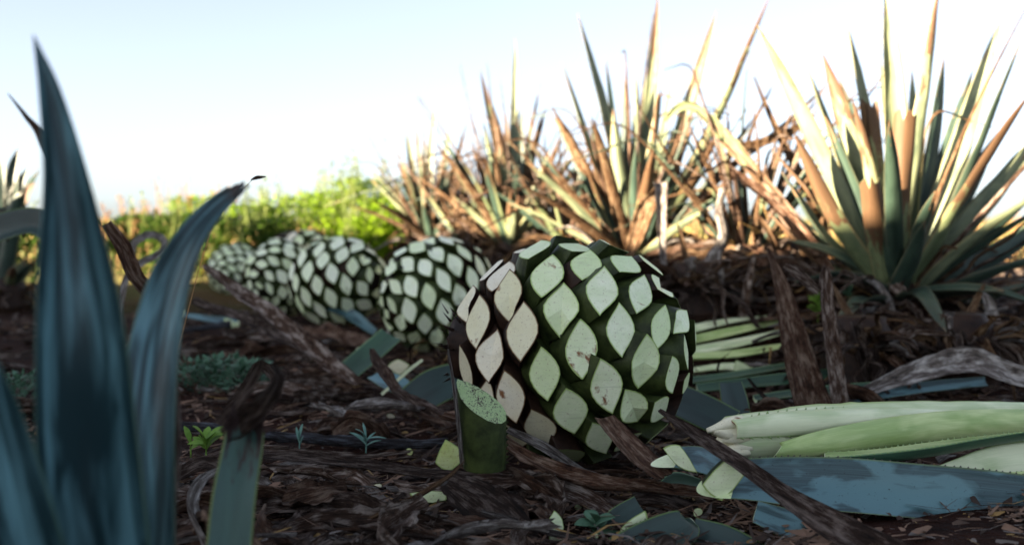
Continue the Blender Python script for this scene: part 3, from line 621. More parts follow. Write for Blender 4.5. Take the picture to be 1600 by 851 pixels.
wspec = [(40, 345, 6.2, .36, 'dim leafy weed at the left edge, in front of the far bluish agave'), (130, 340, 7.4, .34, 'low leafy weed hidden partly by the tallest close up leaf'), (215, 330, 7.6, .30, 'low dark leafy weed at the left end of the weed strip'), (262, 328, 7.3, .3, 'leafy dark weed in the strip just left of the torn leaf tip'),
         (330, 330, 6.6, .34, 'shaded bushy weed directly behind the torn leaf tip'), (395, 312, 6.9, .34, 'sunlit bushy weed right of the torn leaf tip, above the smallest heart'),
         (455, 300, 7.0, .42, 'sunlit yellow green weed above the dark capped heart'), (512, 292, 6.6, .40, 'bright weed behind the nearest heart of the far pile'),
         (560, 270, 6.5, .36, 'tallest weed, with flowering stalks rising into the sky'), (610, 300, 6.2, .34, 'bright green weed left of the leftmost background agave'),
         (640, 335, 6.0, .3, 'low bright weed at the foot of the leftmost background agave'), (425, 335, 6.4, .26, 'low weed right behind the smallest heart'),
         (575, 335, 5.9, .28, 'low round weed behind the gap between the far pile and the second heart'), (300, 300, 8.6, .4, 'reddish seedy weed standing at the back of the weed strip on the left')]
for k, (px, py, y, rad, lb) in enumerate(wspec):
    tp = P(px, py, y); gz = gh(tp.x, tp.y); c = Vector((tp.x, tp.y, gz)); hgt = max(.25, tp.z - gz)
    root = empty('weed_bush', c, lb, 'weed', 'weeds growing behind the pile of hearts')
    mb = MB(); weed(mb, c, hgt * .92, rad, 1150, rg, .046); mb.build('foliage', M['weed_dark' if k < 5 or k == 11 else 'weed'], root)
    mb = MB(); stalks(mb, c, hgt * 1.05, rad * .9, 16, rg); mb.build('stem', M['weed_tall'], root)
    for q in range(14 if k != 8 else 26):
        mb = MB()
        az = rg.uniform(0, 6.283); r = rad * rg.random(); b0 = c + Vector((math.cos(az) * r, math.sin(az) * r, hgt * .6)); e = b0 + Vector((rg.uniform(-.06, .06), 0, hgt * rg.uniform(.25, .75)))
        tube(mb, [(*b0, .004), (*e, .002)], 4, 0)
        for z in range(9): 
            u = .3 + .7 * z / 9; weed(mb, b0.lerp(e, u), .015, .012, 3, rg, .026)
        mb.build('flower_stalk', M['weed_tall'] if k not in (13, 2, 1) else M['straw'], root)
# grass and stubble of the field: uncountable
mb = MB()
for k in range(9000):
    y = 6.0 + 34 * rg.random() ** 2.2; x = rg.uniform(-.56, .62) * y * 1.1
    if mnoise.noise(Vector((x * .6, y * .3, 2))) < -.25 and y < 12: continue
    if x < .3 and y < 8.4: continue
    z = gh(x, y) if y < 10 else 0; hgt = rg.uniform(.12, .42) * (1 + .02 * y) * (.6 + .7 * max(0, .5 + mnoise.noise(Vector((x * .5, y * .35, 7)))))
    if x > -.2 and y < 9: hgt *= .6
    wd = .004 + .0012 * y * .5; lx, ly = rg.uniform(-.12, .12), rg.uniform(-.12, .12); a = rg.uniform(0, 3.14); sx, sy = math.cos(a) * wd, math.sin(a) * wd
    v = [mb.vert((x - sx, y - sy, z - .01)), mb.vert((x + sx, y + sy, z - .01)), mb.vert((x + sx * .7 + lx * .4, y + sy * .7 + ly * .4, z + hgt * .6)), mb.vert((x - sx * .7 + lx * .4, y - sy * .7 + ly * .4, z + hgt * .6)), mb.vert((x + lx, y + ly, z + hgt))]
    m_ = 0 if rg.random() < .62 else 1; mb.face(v[:4], m_); mb.face((v[3], v[2], v[4]), m_)
tag(mb.build('field_grass', [M['straw'], M['weed_tall']], origin=(0, 0, 0)), 'sunlit dry grass and stubble over the field', 'grass', kind='stuff')

# ------------------------------------------------------------------ cut leaves on the right
CG = 'freshly cut agave leaves'
def cutleaf(label, pts, mk, cap='cut', name='cut_leaf', tooth='tooth', **kw):
    kw.setdefault('nx', 12); kw.setdefault('ny', 36)
    return thing_blade(name, label, 'cut leaf', pts, [M[mk], M[cap], M[tooth]], CG, **kw)
REST[0] = False
# spear of rolled pale leaves with its torn butt
sp0 = P(1140, 690, 1.85); spear = empty('leaf_spear', (sp0.x, sp0.y, .03), 'thick pale green spear of rolled leaves with torn cream butt, at the right', 'leaf spear', CG)
mb = MB(); rows = px_rows([(1138, 686, 1.86, 37), (1200, 684, 1.88, 43), (1300, 672, 1.93, 42), (1420, 662, 1.98, 36), (1560, 655, 2.04, 28), (1720, 650, 2.1, 20)])
tube(mb, rows, 22, .05, 3); mb.build('rolled_core', M['pale'], spear)
part_blade(spear, 'leaf', [(1150, 664, 1.80, 40), (1250, 652, 1.84, 56), (1380, 648, 1.9, 62), (1500, 648, 1.97, 60), (1640, 645, 2.05, 56), (1760, 640, 2.1, 50)], [M['pale'], M['cut'], M['toothpale']], hint=(0, .9, -.75), fold=2.2, thick=.004, nx=14, ny=40, seed=3, teeth=.02, tmat=2)
part_blade(spear, 'leaf', [(1216, 704, 1.78, 26), (1290, 690, 1.80, 44), (1400, 672, 1.86, 52), (1520, 660, 1.92, 52), (1700, 655, 2.0, 44)], [M['palegreen'], M['cut'], M['toothpale']], hint=(0, .85, -.35), fold=1.5, thick=.004, nx=14, ny=40, seed=5, skew0=1.2)
mb = MB(); rgx = random.Random(4)
for k in range(16):
    a = P(1142 + rgx.uniform(-6, 8), 686 + rgx.uniform(-26, 26), 1.83 + rgx.uniform(-.02, .03)); e = a + Vector((-rgx.uniform(.015, .05), rgx.uniform(-.01, .01), rgx.uniform(-.012, .014)))
    tube(mb, [(*(a + Vector((.03, .01, 0))), .013), (*a, .011), (*e, rgx.uniform(.003, .007))], 7, .5, k)
mb.build('torn_butt', M['cutcream'], spear)
cutleaf('serrated light green cut leaf between the pale spear and the long teal leaf', [(1272, 718, 1.76, 10), (1330, 722, 1.76, 34), (1440, 712, 1.80, 40), (1540, 695, 1.84, 40), (1700, 670, 1.9, 36)], 'green_cut', tooth='toothpale', hint=(0, .5, 1), fold=1.5, thick=.005, teeth=.012, skew0=1.0, seed=7)
cutleaf('light green leaf edge showing above the serrated one', [(1290, 712, 1.78, 10), (1380, 706, 1.81, 12), (1480, 694, 1.85, 14), (1600, 682, 1.9, 16), (1700, 674, 1.94, 16)], 'palegreen', hint=(0, -.9, .5), fold=.6, thick=.004, seed=8, teeth=.014, tooth='toothpale')
cutleaf('broad whitish leaf blade under the serrated leaf at the right edge', [(1420, 752, 1.80, 8), (1500, 738, 1.82, 44), (1580, 724, 1.85, 66), (1720, 712, 1.9, 70)], 'pale', hint=(0, -.8, .7), fold=.5, thick=.004, seed=9)
cutleaf('thin light green leaf at the right edge above the long teal leaf', [(1500, 752, 1.76, 6), (1560, 746, 1.77, 16), (1660, 742, 1.78, 22)], 'palegreen', hint=(0, -.6, .8), fold=.6, thick=.004, seed=10, teeth=.01, tooth='toothpale')
# the long teal leaf
cutleaf('long broad teal leaf with blue wax patches and saw teeth, across the bottom right', [(1150, 752, 1.66, 70), (1240, 757, 1.68, 88), (1340, 764, 1.70, 96), (1450, 774, 1.70, 98), (1560, 782, 1.70, 92), (1720, 796, 1.70, 80)], 'teal', cap='cut',
        hint=(0, -.82, .62), fold=1.0, thick=.03, nx=16, ny=60, teeth=.0135, seed=12, slope0=1.9, skew0=-.55, rip=.01, thin_tip=.2)
cutleaf('dark leaf lying underneath the long teal leaf at the bottom edge', [(1180, 800, 1.62, 40), (1260, 830, 1.60, 60), (1330, 850, 1.58, 66), (1420, 880, 1.56, 60)], 'teal', hint=(.1, -.8, .7), fold=.5, thick=.008, seed=13)
cutleaf('pointed teal leaf offcut with a pale triangular cut, left of the long teal leaf', [(1062, 716, 1.72, 40), (1100, 722, 1.74, 52), (1150, 742, 1.78, 52), (1200, 758, 1.82, 50)], 'teal', hint=(0, -.75, .7), fold=.5, thick=.026, slope0=1.6, skew0=-.9, seed=14, teeth=.014)
# heap of pale leaves behind the heart
REST[0] = True
heap = [((1058, 538, 3.0, 20), (1140, 522, 3.0, 26), (1230, 500, 3.05, 12), 'palegreen', 'topmost striped light leaf of the heap at the right shoulder of the largest heart'),
        ((1062, 520, 2.95, 18), (1130, 505, 2.95, 16), (1200, 495, 3.0, 8), 'pale', 'slim pale leaf at the very top of the heap behind the largest heart'),
        ((1060, 552, 2.9, 16), (1150, 538, 2.9, 20), (1240, 515, 2.95, 10), 'pale', 'second pale leaf from the top of the heap'),
        ((1060, 560, 2.85, 24), (1150, 555, 2.85, 22), (1236, 538, 2.9, 8), 'palegreen', 'third light leaf of the heap, with a folded end'),
        ((1070, 582, 2.8, 20), (1130, 575, 2.78, 20), (1176, 578, 2.76, 26), 'pale', 'short blunt pale leaf low in the heap'),
        ((1060, 600, 2.7, 26), (1150, 588, 2.72, 24), (1250, 570, 2.78, 22), 'green_cut', 'dull green leaf low in the heap, under the short blunt one'),
        ((1090, 608, 2.6, 20), (1200, 596, 2.62, 22), (1300, 585, 2.66, 20), 'green_cut', 'dull green leaf running right from under the heap past the reddish blade'),
        ((1180, 624, 2.45, 20), (1280, 614, 2.48, 28), (1380, 604, 2.5, 22), 'green_cut', 'dull green leaf behind the foot of the two upright dry blades'),
        ((1320, 625, 2.4, 22), (1440, 606, 2.45, 20), (1540, 596, 2.5, 16), 'teal', 'dull bluish leaf under the big weathered grey leaf'),
        ((1056, 496, 3.05, 6), (1080, 478, 3.05, 14), (1106, 458, 3.05, 3), 'palegreen', 'small upright light green shard at the shoulder of the largest heart')]
for k, (a, b, c_, mk, lb) in enumerate(heap):
    cutleaf(lb, [a, b, c_], mk, hint=(0, -.6, .8), fold=1.2, thick=.008, nx=8, ny=20, seed=40 + k, twist=(rnd.uniform(-.5, .5), rnd.uniform(-.5, .5)), tooth='toothpale')
cutleaf('dark green square leaf block touching the lower right of the largest heart', [(1050, 622, 2.3, 60), (1090, 640, 2.25, 64), (1140, 665, 2.2, 62)], 'teal_dk', hint=(0, -.8, .7), fold=.5, thick=.02, slope0=.5, seed=60)
cutleaf('grey green leaf block standing right of the dark square one', [(1152, 655, 2.3, 46), (1146, 625, 2.32, 46), (1140, 598, 2.34, 40)], 'teal_dk', hint=(.2, -.9, .2), fold=.6, thick=.02, seed=61)
# left of the heart
cutleaf('square ended green leaf section leaning diagonally, in front of the second heart', [(540, 585, 2.45, 44), (575, 556, 2.5, 46), (612, 524, 2.55, 44)], 'green_cut', hint=(-.3, -.8, .6), fold=.5, thick=.022, slope1=.5, seed=62)
cutleaf('dark green leaf slab with one light edge, between the green section and the standing stub', [(640, 632, 2.3, 60), (680, 605, 2.32, 66), (725, 590, 2.35, 62)], 'teal_dk', hint=(.1, -.7, .7), fold=.35, thick=.014, seed=63)
cutleaf('light leaf edge sliver standing in front of the dark slab', [(596, 616, 2.25, 5), (621, 594, 2.25, 5), (640, 577, 2.25, 6), (660, 562, 2.25, 4)], 'pale', hint=(0, -1, .2), fold=.3, thick=.006, nx=6, ny=10, seed=64)
cutleaf('arched bluish leaf in front of the nearest heart of the far pile', [(478, 490, 3.9, 18), (505, 478, 3.85, 24), (545, 492, 3.8, 24), (585, 520, 3.75, 14)], 'teal', hint=(.2, -.6, .8), fold=1.2, thick=.008, seed=65)
cutleaf('upright bluish leaf end between the far pile and the arched leaf', [(505, 500, 3.7, 26), (498, 478, 3.75, 20), (482, 462, 3.8, 10)], 'teal', hint=(.2, -.8, .4), fold=.9, thick=.008, seed=66)
cutleaf('dull teal leaf scrap lying under the green section', [(585, 585, 2.5, 30), (615, 600, 2.45, 40), (640, 615, 2.4, 30)], 'teal', hint=(0, -.5, .8), fold=.6, thick=.008, seed=67)
cutleaf('slender bluish cut leaf with a pale end left of the centre, lying among dark litter', [(368, 505, 3.4, 18), (320, 498, 3.45, 16), (285, 492, 3.5, 8)], 'teal', hint=(0, -.5, .9), fold=1, thick=.014, slope0=.8, seed=68)
cutleaf('dark teal leaf piece standing on the bottom edge below the largest heart', [(935, 850, 1.60, 40), (965, 815, 1.62, 44), (1000, 790, 1.64, 36)], 'teal_dk', hint=(.2, -.8, .4), fold=.5, thick=.014, seed=69)
cutleaf('broad dark green leaf end with fine teeth at the bottom edge', [(960, 870, 1.54, 60), (1020, 845, 1.55, 70), (1072, 822, 1.56, 56), (1082, 812, 1.56, 10)], 'teal_dk', hint=(0, -.8, .6), fold=.5, thick=.012, teeth=.009, seed=70)
cutleaf('second broad dark leaf end, right of the toothed one at the bottom edge', [(1190, 880, 1.53, 60), (1130, 850, 1.55, 64), (1080, 826, 1.57, 40)], 'teal_dk', hint=(0, -.8, .6), fold=.4, thick=.012, seed=71)
cutleaf('small dark green leaf under the brown blade beside the largest heart', [(1035, 762, 1.8, 20), (1060, 752, 1.82, 32), (1096, 756, 1.84, 18)], 'green_cut', hint=(0, -.8, .6), fold=.6, thick=.006, nx=8, ny=16, seed=72)

# upright stub in front of the heart
st = P(757, 712, 1.74); stub = empty('leaf_stub', (st.x, st.y, st.z - .01), 'dark upright leaf stub with a slanted speckled green top, in front of the largest heart', 'leaf stub', CG)
mb = MB(); rows = px_rows([(757, 730, 1.76, 70), (756, 690, 1.76, 74), (752, 650, 1.76, 78), (748, 612, 1.76, 80)])
K = 18; rings = []
for i, (py, hx, hy) in enumerate(((735, 34, .020), (700, 36, .024), (670, 38, .026), (640, 40, .026))):
    ring = []
    for j in range(K):
        q = 2 * math.pi * j / K; cx = math.cos(q); sy = math.sin(q)
        ex = math.copysign(abs(cx) ** .8, cx); c0 = P(757 - (735 - py) * .05, py, 1.76); sxx = hx * 1.76 / F
        pz = c0 + Vector((ex * sxx, sy * hy + (.016 * cx * cx), 0))
        if i == 3: pz.z += -.028 * ex + .020 * sy + (.006 if cx < -.8 else 0) + .012
        ring.append(mb.vert(pz, i / 3, math.sin(q * 3), i * .03))
    rings.append(ring)
for i in range(3):
    for j in range(K): mb.face((rings[i][j], rings[i][(j + 1) % K], rings[i + 1][(j + 1) % K], rings[i + 1][j]))
for k in range(9):
    for sgn in (-1, 1):
        py = 725 - k * 9; c0 = P(757 - (735 - py) * .05, py, 1.76); sx = (36 + k * .4) * 1.76 / F; q0 = c0 + Vector((sgn * sx * .97, .012, 0))
        v = [mb.vert(q0 + Vector((0, 0, -.003))), mb.vert(q0 + Vector((0, 0, .003))), mb.vert(q0 + Vector((sgn * .005, -.002, .002))), mb.vert(q0 + Vector((0, .004, 0)))]
        mb.face((v[0], v[1], v[2]), 0); mb.face((v[1], v[3], v[2]), 0)
mb.build('stub_body', M['stub'], stub)
def mat_stubtop():
    m = NT('speckled_green_cut'); c = m.coord(); n1 = m.noise(c, 300, 3, .7); n2 = m.noise(c, 34, 4, .65)
    col = m.mix(n2, (.22, .33, .12), (.42, .52, .27)); f = m.ramp(m.math('MULTIPLY_ADD', n2, .55, n1), [(.80, 0.0), (.88, 1.0)])
    return m.finish(m.mix(f, col, (.03, .014, .008)), .5, n1, .4, .002)
M['stubtop'] = mat_stubtop()
mb = MB(); top = [g_ for g_ in rings[3]]; pts = [Vector((0, 0, 0))] * 0
tmpv = []
for j in range(K):
    q = 2 * math.pi * j / K; cx = math.cos(q); sy = math.sin(q); ex = math.copysign(abs(cx) ** .8, cx); c0 = P(752.2, 640, 1.76); sxx = 40 * 1.76 / F
    pz = c0 + Vector((ex * sxx, sy * .026 + .016 * cx * cx, 0)); pz.z += -.028 * ex + .020 * sy + (.006 if cx < -.8 else 0) + .0125; tmpv.append(pz)
cen = sum(tmpv, Vector()) / K; o1 = [mb.vert(p_, 0, 0, 1) for p_ in tmpv]; o2 = [mb.vert(cen + (p_ - cen) * .55 + Vector((0, 0, .0015)), 0, 0, .4) for p_ in tmpv]; ce = mb.vert(cen + Vector((0, 0, .002)))
for j in range(K): mb.face((o1[j], o1[(j + 1) % K], o2[(j + 1) % K], o2[j])); mb.face((o2[j], o2[(j + 1) % K], ce))
mb.build('cut_top', M['stubtop'], stub)
part_blade(stub, 'side_sliver', [(722, 725, 1.755, 8), (716, 660, 1.75, 8), (709, 600, 1.75, 6), (700, 545, 1.75, 2)], [M['dry_grey']] * 3, hint=(-.4, -1, 0), fold=.8, thick=.003, nx=5, ny=18, rip=.1, seed=5)

# cut chips on the ground
XG = 'pale chips cut from agave leaves'
def chip(label, poly, y, mat, depth=.014, back=.03, tilt=0.0, rest=True):
    if rest: y = settle([(a, b, y, 0) for a, b in poly])[0][2]
    mb = MB(); n = len(poly); f = [P(a, b, y + tilt * (b - poly[0][1]) / 100) for a, b in poly]; fo = [v for v in f]
    cen = sum(f, Vector()) / n; nn = (f[1] - f[0]).cross(f[2] - f[0]).normalized()
    if nn.y > 0: nn = -nn
    # densify the outline with a slight bulge
    out = []
    for i in range(n):
        a, b = f[i], f[(i + 1) % n]
        for q in range(4):
            t = q / 4; p_ = a.lerp(b, t); p_ = p_ + (p_ - cen).normalized() * .0022 * math.sin(math.pi * t) * (1 if (i % 2) else 1.8); out.append(p_)
    m_ = len(out); e = [mb.vert(p_, 0, 0, 1) for p_ in out]; e2 = [mb.vert(cen + (p_ - cen) * .93 + nn * .0003, 0, 0, .9) for p_ in out]; e2b = [mb.vert(cen + (p_ - cen) * .93 + nn * .0003, 0, 0, .88) for p_ in out]
    mid = [mb.vert(cen + (p_ - cen) * .5 + nn * .001 * rnd.uniform(.2, 1), 0, 0, .3) for p_ in out]; ce = mb.vert(cen + nn * .001)
    bk = [mb.vert(cen + (p_ - cen) * .85 - nn * depth + Vector((0, 0, -.002)), 0, 0, 0) for p_ in out]; es = [mb.vert(p_, 0, 0, 0) for p_ in out]
    for j in range(m_):
        k = (j + 1) % m_
        mb.face((e[j], e[k], e2[k], e2[j]), 1); mb.face((e2b[j], e2b[k], mid[k], mid[j]), 0); mb.face((mid[j], mid[k], ce), 0); mb.face((es[k], es[j], bk[j], bk[k]), 2)
    mb.face(bk, 2)
    return tag(mb.build('leaf_chip', [M[mat], M['rind'], M['stub']], shade=False), label, 'chip', XG)
chip('yellow green chip with a brown corner at the foot of the upright stub', [(696, 686), (728, 712), (703, 736), (680, 722)], 1.68, 'cutyellow')
chip('thin light chip under a twig, left of the bottom centre', [(640, 770), (696, 768), (697, 781), (652, 783)], 1.64, 'cut')
chip('small pointed chip at the bottom centre, left of the leafy sprig', [(866, 797), (880, 818), (878, 832), (853, 826)], 1.60, 'cutwhite')
chip('leaf shaped pale chip standing at the bottom edge, right of the leafy sprig', [(1008, 797), (1010, 822), (985, 850), (964, 846), (970, 826)], 1.585, 'cutwhite')
chip('cream chip lying behind the light sliver, left of the largest heart', [(604, 573), (622, 561), (640, 570), (624, 585)], 2.6, 'cutcream')
chip('tiny yellow green chip under the square ended green section', [(535, 603), (552, 604), (550, 616), (533, 615)], 2.4, 'cutyellow')
chip('pale chip on the end of the slender bluish leaf, left of centre', [(350, 497), (362, 500), (372, 508), (352, 513)], 3.35, 'cut')
chip('tiny pale chip beside the second agave leaf in the left foreground', [(276, 484), (288, 484), (285, 495), (274, 492)], 3.5, 'cut')
chip('tiny chip on the soil below the arching brown loop of leaf', [(412, 573), (424, 576), (420, 583), (409, 580)], 2.6, 'cutcream', depth=.006)
chip('pale chip on the butt of the pointed teal offcut', [(1036, 700), (1062, 695), (1090, 738), (1060, 728)], 1.70, 'cut', rest=False)
chip('large pale cut wedge on the left end of the long teal leaf', [(1136, 716), (1163, 742), (1128, 782), (1097, 757)], 1.64, 'cut', depth=.03, rest=False)
chip('small blunt light chip in the heap right of the largest heart', [(1150, 562), (1178, 578), (1172, 588), (1146, 586)], 2.7, 'cut')
chip('tiny pale spot of a chip at the bottom edge by the left foreground leaf', [(858, 836), (880, 838), (884, 850), (864, 852)], 1.57, 'cut')

rgc = random.Random(12)
for px, py in ((455, 560), (610, 650), (668, 600), (515, 640), (590, 760), (480, 800), (742, 770), (905, 790), (1090, 800), (1230, 700), (640, 705), (560, 545), (1010, 770), (930, 838)):
    yy = .50 * F / max(60, (py - 340)); a_ = rgc.uniform(0, 3); w_ = rgc.uniform(5, 10) * 1.7 / yy
    poly = [(px + w_ * math.cos(a_ + q) * rgc.uniform(.7, 1.2), py + w_ * .7 * math.sin(a_ + q) * rgc.uniform(.6, 1.1)) for q in (0, 1.4, 3.0, 4.6)][::-1]
    chip('tiny pale crumb cut from a leaf, scattered in the dark litter', poly, yy, rgc.choice(['cut', 'cutyellow', 'cutcream']), depth=.004)
# ------------------------------------------------------------------ hand placed dry leaves and sticks
DG = 'dry agave leaves on the ground'
def dryleaf(label, pts, mk='dry', **kw):
    kw.setdefault('hint', (0, -.45, 1)); kw.setdefault('fold', 1.2); kw.setdefault('thick', .003); kw.setdefault('rip', .10); kw.setdefault('rag', .18); kw.setdefault('nx', 9)
    kw.setdefault('ny', 40); kw.setdefault('tiprag', .03); kw.setdefault('seed', len(label) * 7)
    return thing_blade('dry_leaf', label, 'dry leaf', pts, [M[mk]] * 3, DG, **kw)
dryleaf('long dark brown dry blade crossing diagonally over the teal leaf, fraying grey at the end', [(1030, 640, 1.78, 6), (1090, 682, 1.70, 24), (1160, 728, 1.60, 32), (1230, 778, 1.54, 40), (1310, 828, 1.48, 62), (1400, 880, 1.42, 80)], 'dry_dark', rest=False, hint=(.2, -.9, .5), fold=.9, thick=.006, rip=.03, rag=.05, ny=60)
dryleaf('broad short brown blade leaning on the lower right front of the largest heart', [(944, 652, 1.86, 34), (970, 682, 1.80, 46), (1005, 720, 1.74, 50), (1038, 745, 1.70, 40)], 'dry_red', rest=False, hint=(.35, -.9, .3), fold=.5, thick=.006, rip=.03, rag=.08, tiprag=.015)
dryleaf('knotted long brown leaf winding along the bottom from the stub to the teal leaf', [(690, 650, 1.80, 16), (760, 672, 1.74, 20), (830, 720, 1.70, 28), (920, 754, 1.68, 40), (1010, 766, 1.66, 34), (1120, 774, 1.66, 24)], 'dry_red', fold=1.8, rip=.16, rag=.3, ny=70)
dryleaf('thin brown strip running from the stub down to the right below the largest heart', [(792, 672, 1.84, 16), (850, 700, 1.8, 20), (905, 735, 1.76, 16), (960, 750, 1.74, 10)], 'dry_grey', fold=1.4)
dryleaf('long flat purplish brown leaf lying level across the bottom left', [(400, 712, 1.84, 10), (470, 716, 1.84, 26), (580, 728, 1.83, 26), (690, 742, 1.80, 24), (860, 752, 1.76, 18), (930, 756, 1.74, 8)], 'dry_dark', fold=.7, rip=.05, ny=60)
dryleaf('flat tan edged leaf just above the purplish one', [(398, 708, 1.92, 8), (480, 706, 1.92, 14), (560, 714, 1.9, 14), (640, 706, 1.9, 8)], 'dry', fold=.9)
dryleaf('broad wrinkled dark leaf spreading below the yellow green chip', [(700, 752, 1.68, 40), (745, 782, 1.64, 70), (790, 812, 1.60, 62), (830, 850, 1.56, 40)], 'dry_dark', fold=.6, hint=(.1, -.8, .7), rip=.08)
dryleaf('curled grey and white leaf standing beside the close up cut leaf', [(342, 732, 1.5, 6), (312, 752, 1.46, 18), (296, 785, 1.42, 30), (306, 822, 1.4, 40), (322, 860, 1.38, 34)], 'dry_grey', hint=(.7, -.8, .2), fold=1.2, rip=.06, twist=(.5, -.5))
dryleaf('crumpled dark leaf behind the curled grey one', [(280, 740, 1.55, 26), (320, 724, 1.56, 34), (372, 742, 1.55, 30), (400, 760, 1.53, 16)], 'dry_dark', rip=.2)
dryleaf('twisted tan strip rising to the yellow green chip like a twig', [(540, 830, 1.6, 6), (600, 800, 1.6, 10), (660, 772, 1.61, 11), (705, 742, 1.63, 8), (720, 726, 1.64, 3)], 'bg_dry', fold=2.4, rip=.12)
dryleaf('grey peeling leaf at the bottom left of the centre', [(430, 850, 1.56, 40), (520, 822, 1.58, 60), (620, 822, 1.58, 66), (720, 850, 1.56, 60), (790, 880, 1.54, 40)], 'dry', fold=.9, rip=.16, rag=.3, hint=(0, -.7, .8))
dryleaf('dark folded leaf filling the bottom edge below the tan strip', [(400, 800, 1.66, 26), (480, 790, 1.66, 46), (560, 800, 1.64, 46), (640, 830, 1.6, 30)], 'dry_dark', rip=.2, rag=.3)
dryleaf('stick like round dry leaf at the bottom centre', [(752, 800, 1.6, 10), (800, 815, 1.58, 16), (860, 835, 1.56, 17), (940, 850, 1.55, 16), (1010, 870, 1.54, 14)], 'dry_grey', fold=4.5, rip=.05)
dryleaf('brown leaf leaning steeply up toward the close up agave from the far hearts', [(560, 600, 2.9, 20), (500, 560, 3.0, 36), (430, 500, 3.1, 34), (370, 455, 3.2, 28), (315, 415, 3.3, 10)], 'dry', hint=(.3, -.7, .7), fold=1.3)
dryleaf('dark crossing leaf under the steep brown one', [(300, 470, 3.3, 18), (380, 500, 3.2, 26), (460, 540, 3.1, 26), (530, 575, 3.0, 14)], 'dry_dark')
dryleaf('curled leaf making a brown loop behind the close up agave', [(205, 400, 3.3, 12), (212, 378, 3.3, 12), (238, 366, 3.3, 13), (258, 378, 3.3, 13), (250, 396, 3.3, 13), (222, 410, 3.3, 13), (200, 430, 3.3, 12), (188, 480, 3.3, 11), (182, 560, 3.3, 10)], 'dry_grey', fold=1.3, rip=.05, hint=(0, -1, .1))
dryleaf('brown drooping leaf falling away between the two big close up leaves', [(165, 350, 2.2, 18), (190, 385, 2.2, 26), (210, 430, 2.2, 26), (245, 480, 2.25, 22), (252, 580, 2.25, 18), (250, 690, 2.25, 12)], 'dry_red', hint=(.5, -.8, .2))
dryleaf('arched brown leaf standing on the red soil left of centre', [(350, 640, 2.1, 6), (385, 600, 2.1, 14), (405, 572, 2.1, 18), (428, 588, 2.1, 18), (436, 620, 2.08, 10)], 'dry_dark', hint=(.2, -.8, .5), fold=1.6)
dryleaf('dry strip snaking down between the green section and the stub', [(580, 545, 2.5, 8), (592, 575, 2.4, 26), (618, 610, 2.3, 22), (650, 645, 2.2, 16), (700, 668, 2.1, 20)], 'dry_red', hint=(.3, -.7, .6), fold=1.6)
dryleaf('dark ragged leaf left of the standing stub with a pale rim', [(618, 610, 2.1, 14), (660, 640, 2.05, 34), (700, 660, 2.0, 30), (722, 662, 1.98, 8)], 'dry_dark', hint=(.1, -.8, .6), fold=1)
dryleaf('brown papery leaf between the far hearts and the green section', [(430, 520, 3.2, 20), (500, 525, 3.1, 34), (560, 535, 3.0, 30), (590, 540, 2.9, 10)], 'dry_red', rip=.2)
dryleaf('chunk of curled bark like leaf on the red soil, above the level stick', [(495, 672, 2.15, 20), (515, 668, 2.15, 30), (545, 672, 2.15, 26)], 'dry', fold=2.5, rip=.2, ny=16)
dryleaf('reddish brown upright dry blade right of the pale leaf heap, broad at its foot', [(1275, 650, 2.35, 66), (1255, 590, 2.38, 56), (1235, 510, 2.42, 42), (1218, 440, 2.46, 24), (1200, 388, 2.5, 6)], 'dry_red', hint=(.1, -1, .1), fold=.9, thick=.008, rip=.03, rag=.06, tiprag=.0)
dryleaf('purplish brown upright blade standing right of the reddish one', [(1312, 645, 2.35, 34), (1302, 570, 2.38, 30), (1292, 490, 2.42, 26), (1288, 440, 2.45, 24), (1290, 416, 2.46, 10)], 'dry', hint=(.1, -1, .1), fold=1.6, thick=.006, rip=.04, rag=.08)
dryleaf('thin dark upright blade behind the purplish one', [(1362, 610, 2.7, 20), (1348, 560, 2.72, 20), (1336, 505, 2.75, 18)], 'dry_dark', hint=(.1, -1, .1), fold=1.2)
dryleaf('big weathered grey leaf lying across at the right, its broad side up', [(1322, 626, 2.5, 14), (1380, 602, 2.5, 26), (1450, 578, 2.5, 44), (1520, 568, 2.5, 50), (1590, 590, 2.5, 36), (1680, 610, 2.5, 30)], 'dry_grey', hint=(0, -.8, .6), fold=1.6, rip=.10, rag=.1, ny=60)
dryleaf('grey curled leaf end standing up behind the weathered grey leaf', [(1500, 565, 2.9, 18), (1492, 530, 2.92, 30), (1478, 500, 2.95, 34), (1458, 486, 2.97, 6)], 'dry_grey', hint=(.2, -.9, .2), fold=1.2)
dryleaf('grey leaf hanging in a hook near the right edge', [(1560, 552, 2.9, 34), (1552, 510, 2.92, 26), (1545, 475, 2.95, 18), (1528, 452, 3.0, 6)], 'dry_grey', hint=(-.2, -.9, .2), fold=1)
dryleaf('whitish narrow leaf drooping under the biggest background agave', [(1340, 430, 3.1, 10), (1370, 445, 3.1, 14), (1388, 470, 3.08, 13), (1397, 492, 3.06, 5)], 'dry_grey', fold=1.5, hint=(0, -.9, .4))
dryleaf('brown leaf leaning from the upright purplish blade to the left', [(1225, 415, 2.6, 12), (1250, 432, 2.58, 20), (1280, 458, 2.56, 16)], 'dry', rest=False, hint=(0, -.9, .4), fold=1.4)
dryleaf('thin forked brown twiglike leaf right of the dark square leaf block', [(1168, 590, 2.2, 5), (1185, 612, 2.18, 9), (1212, 640, 2.15, 12)], 'dry_dark', fold=2.5)
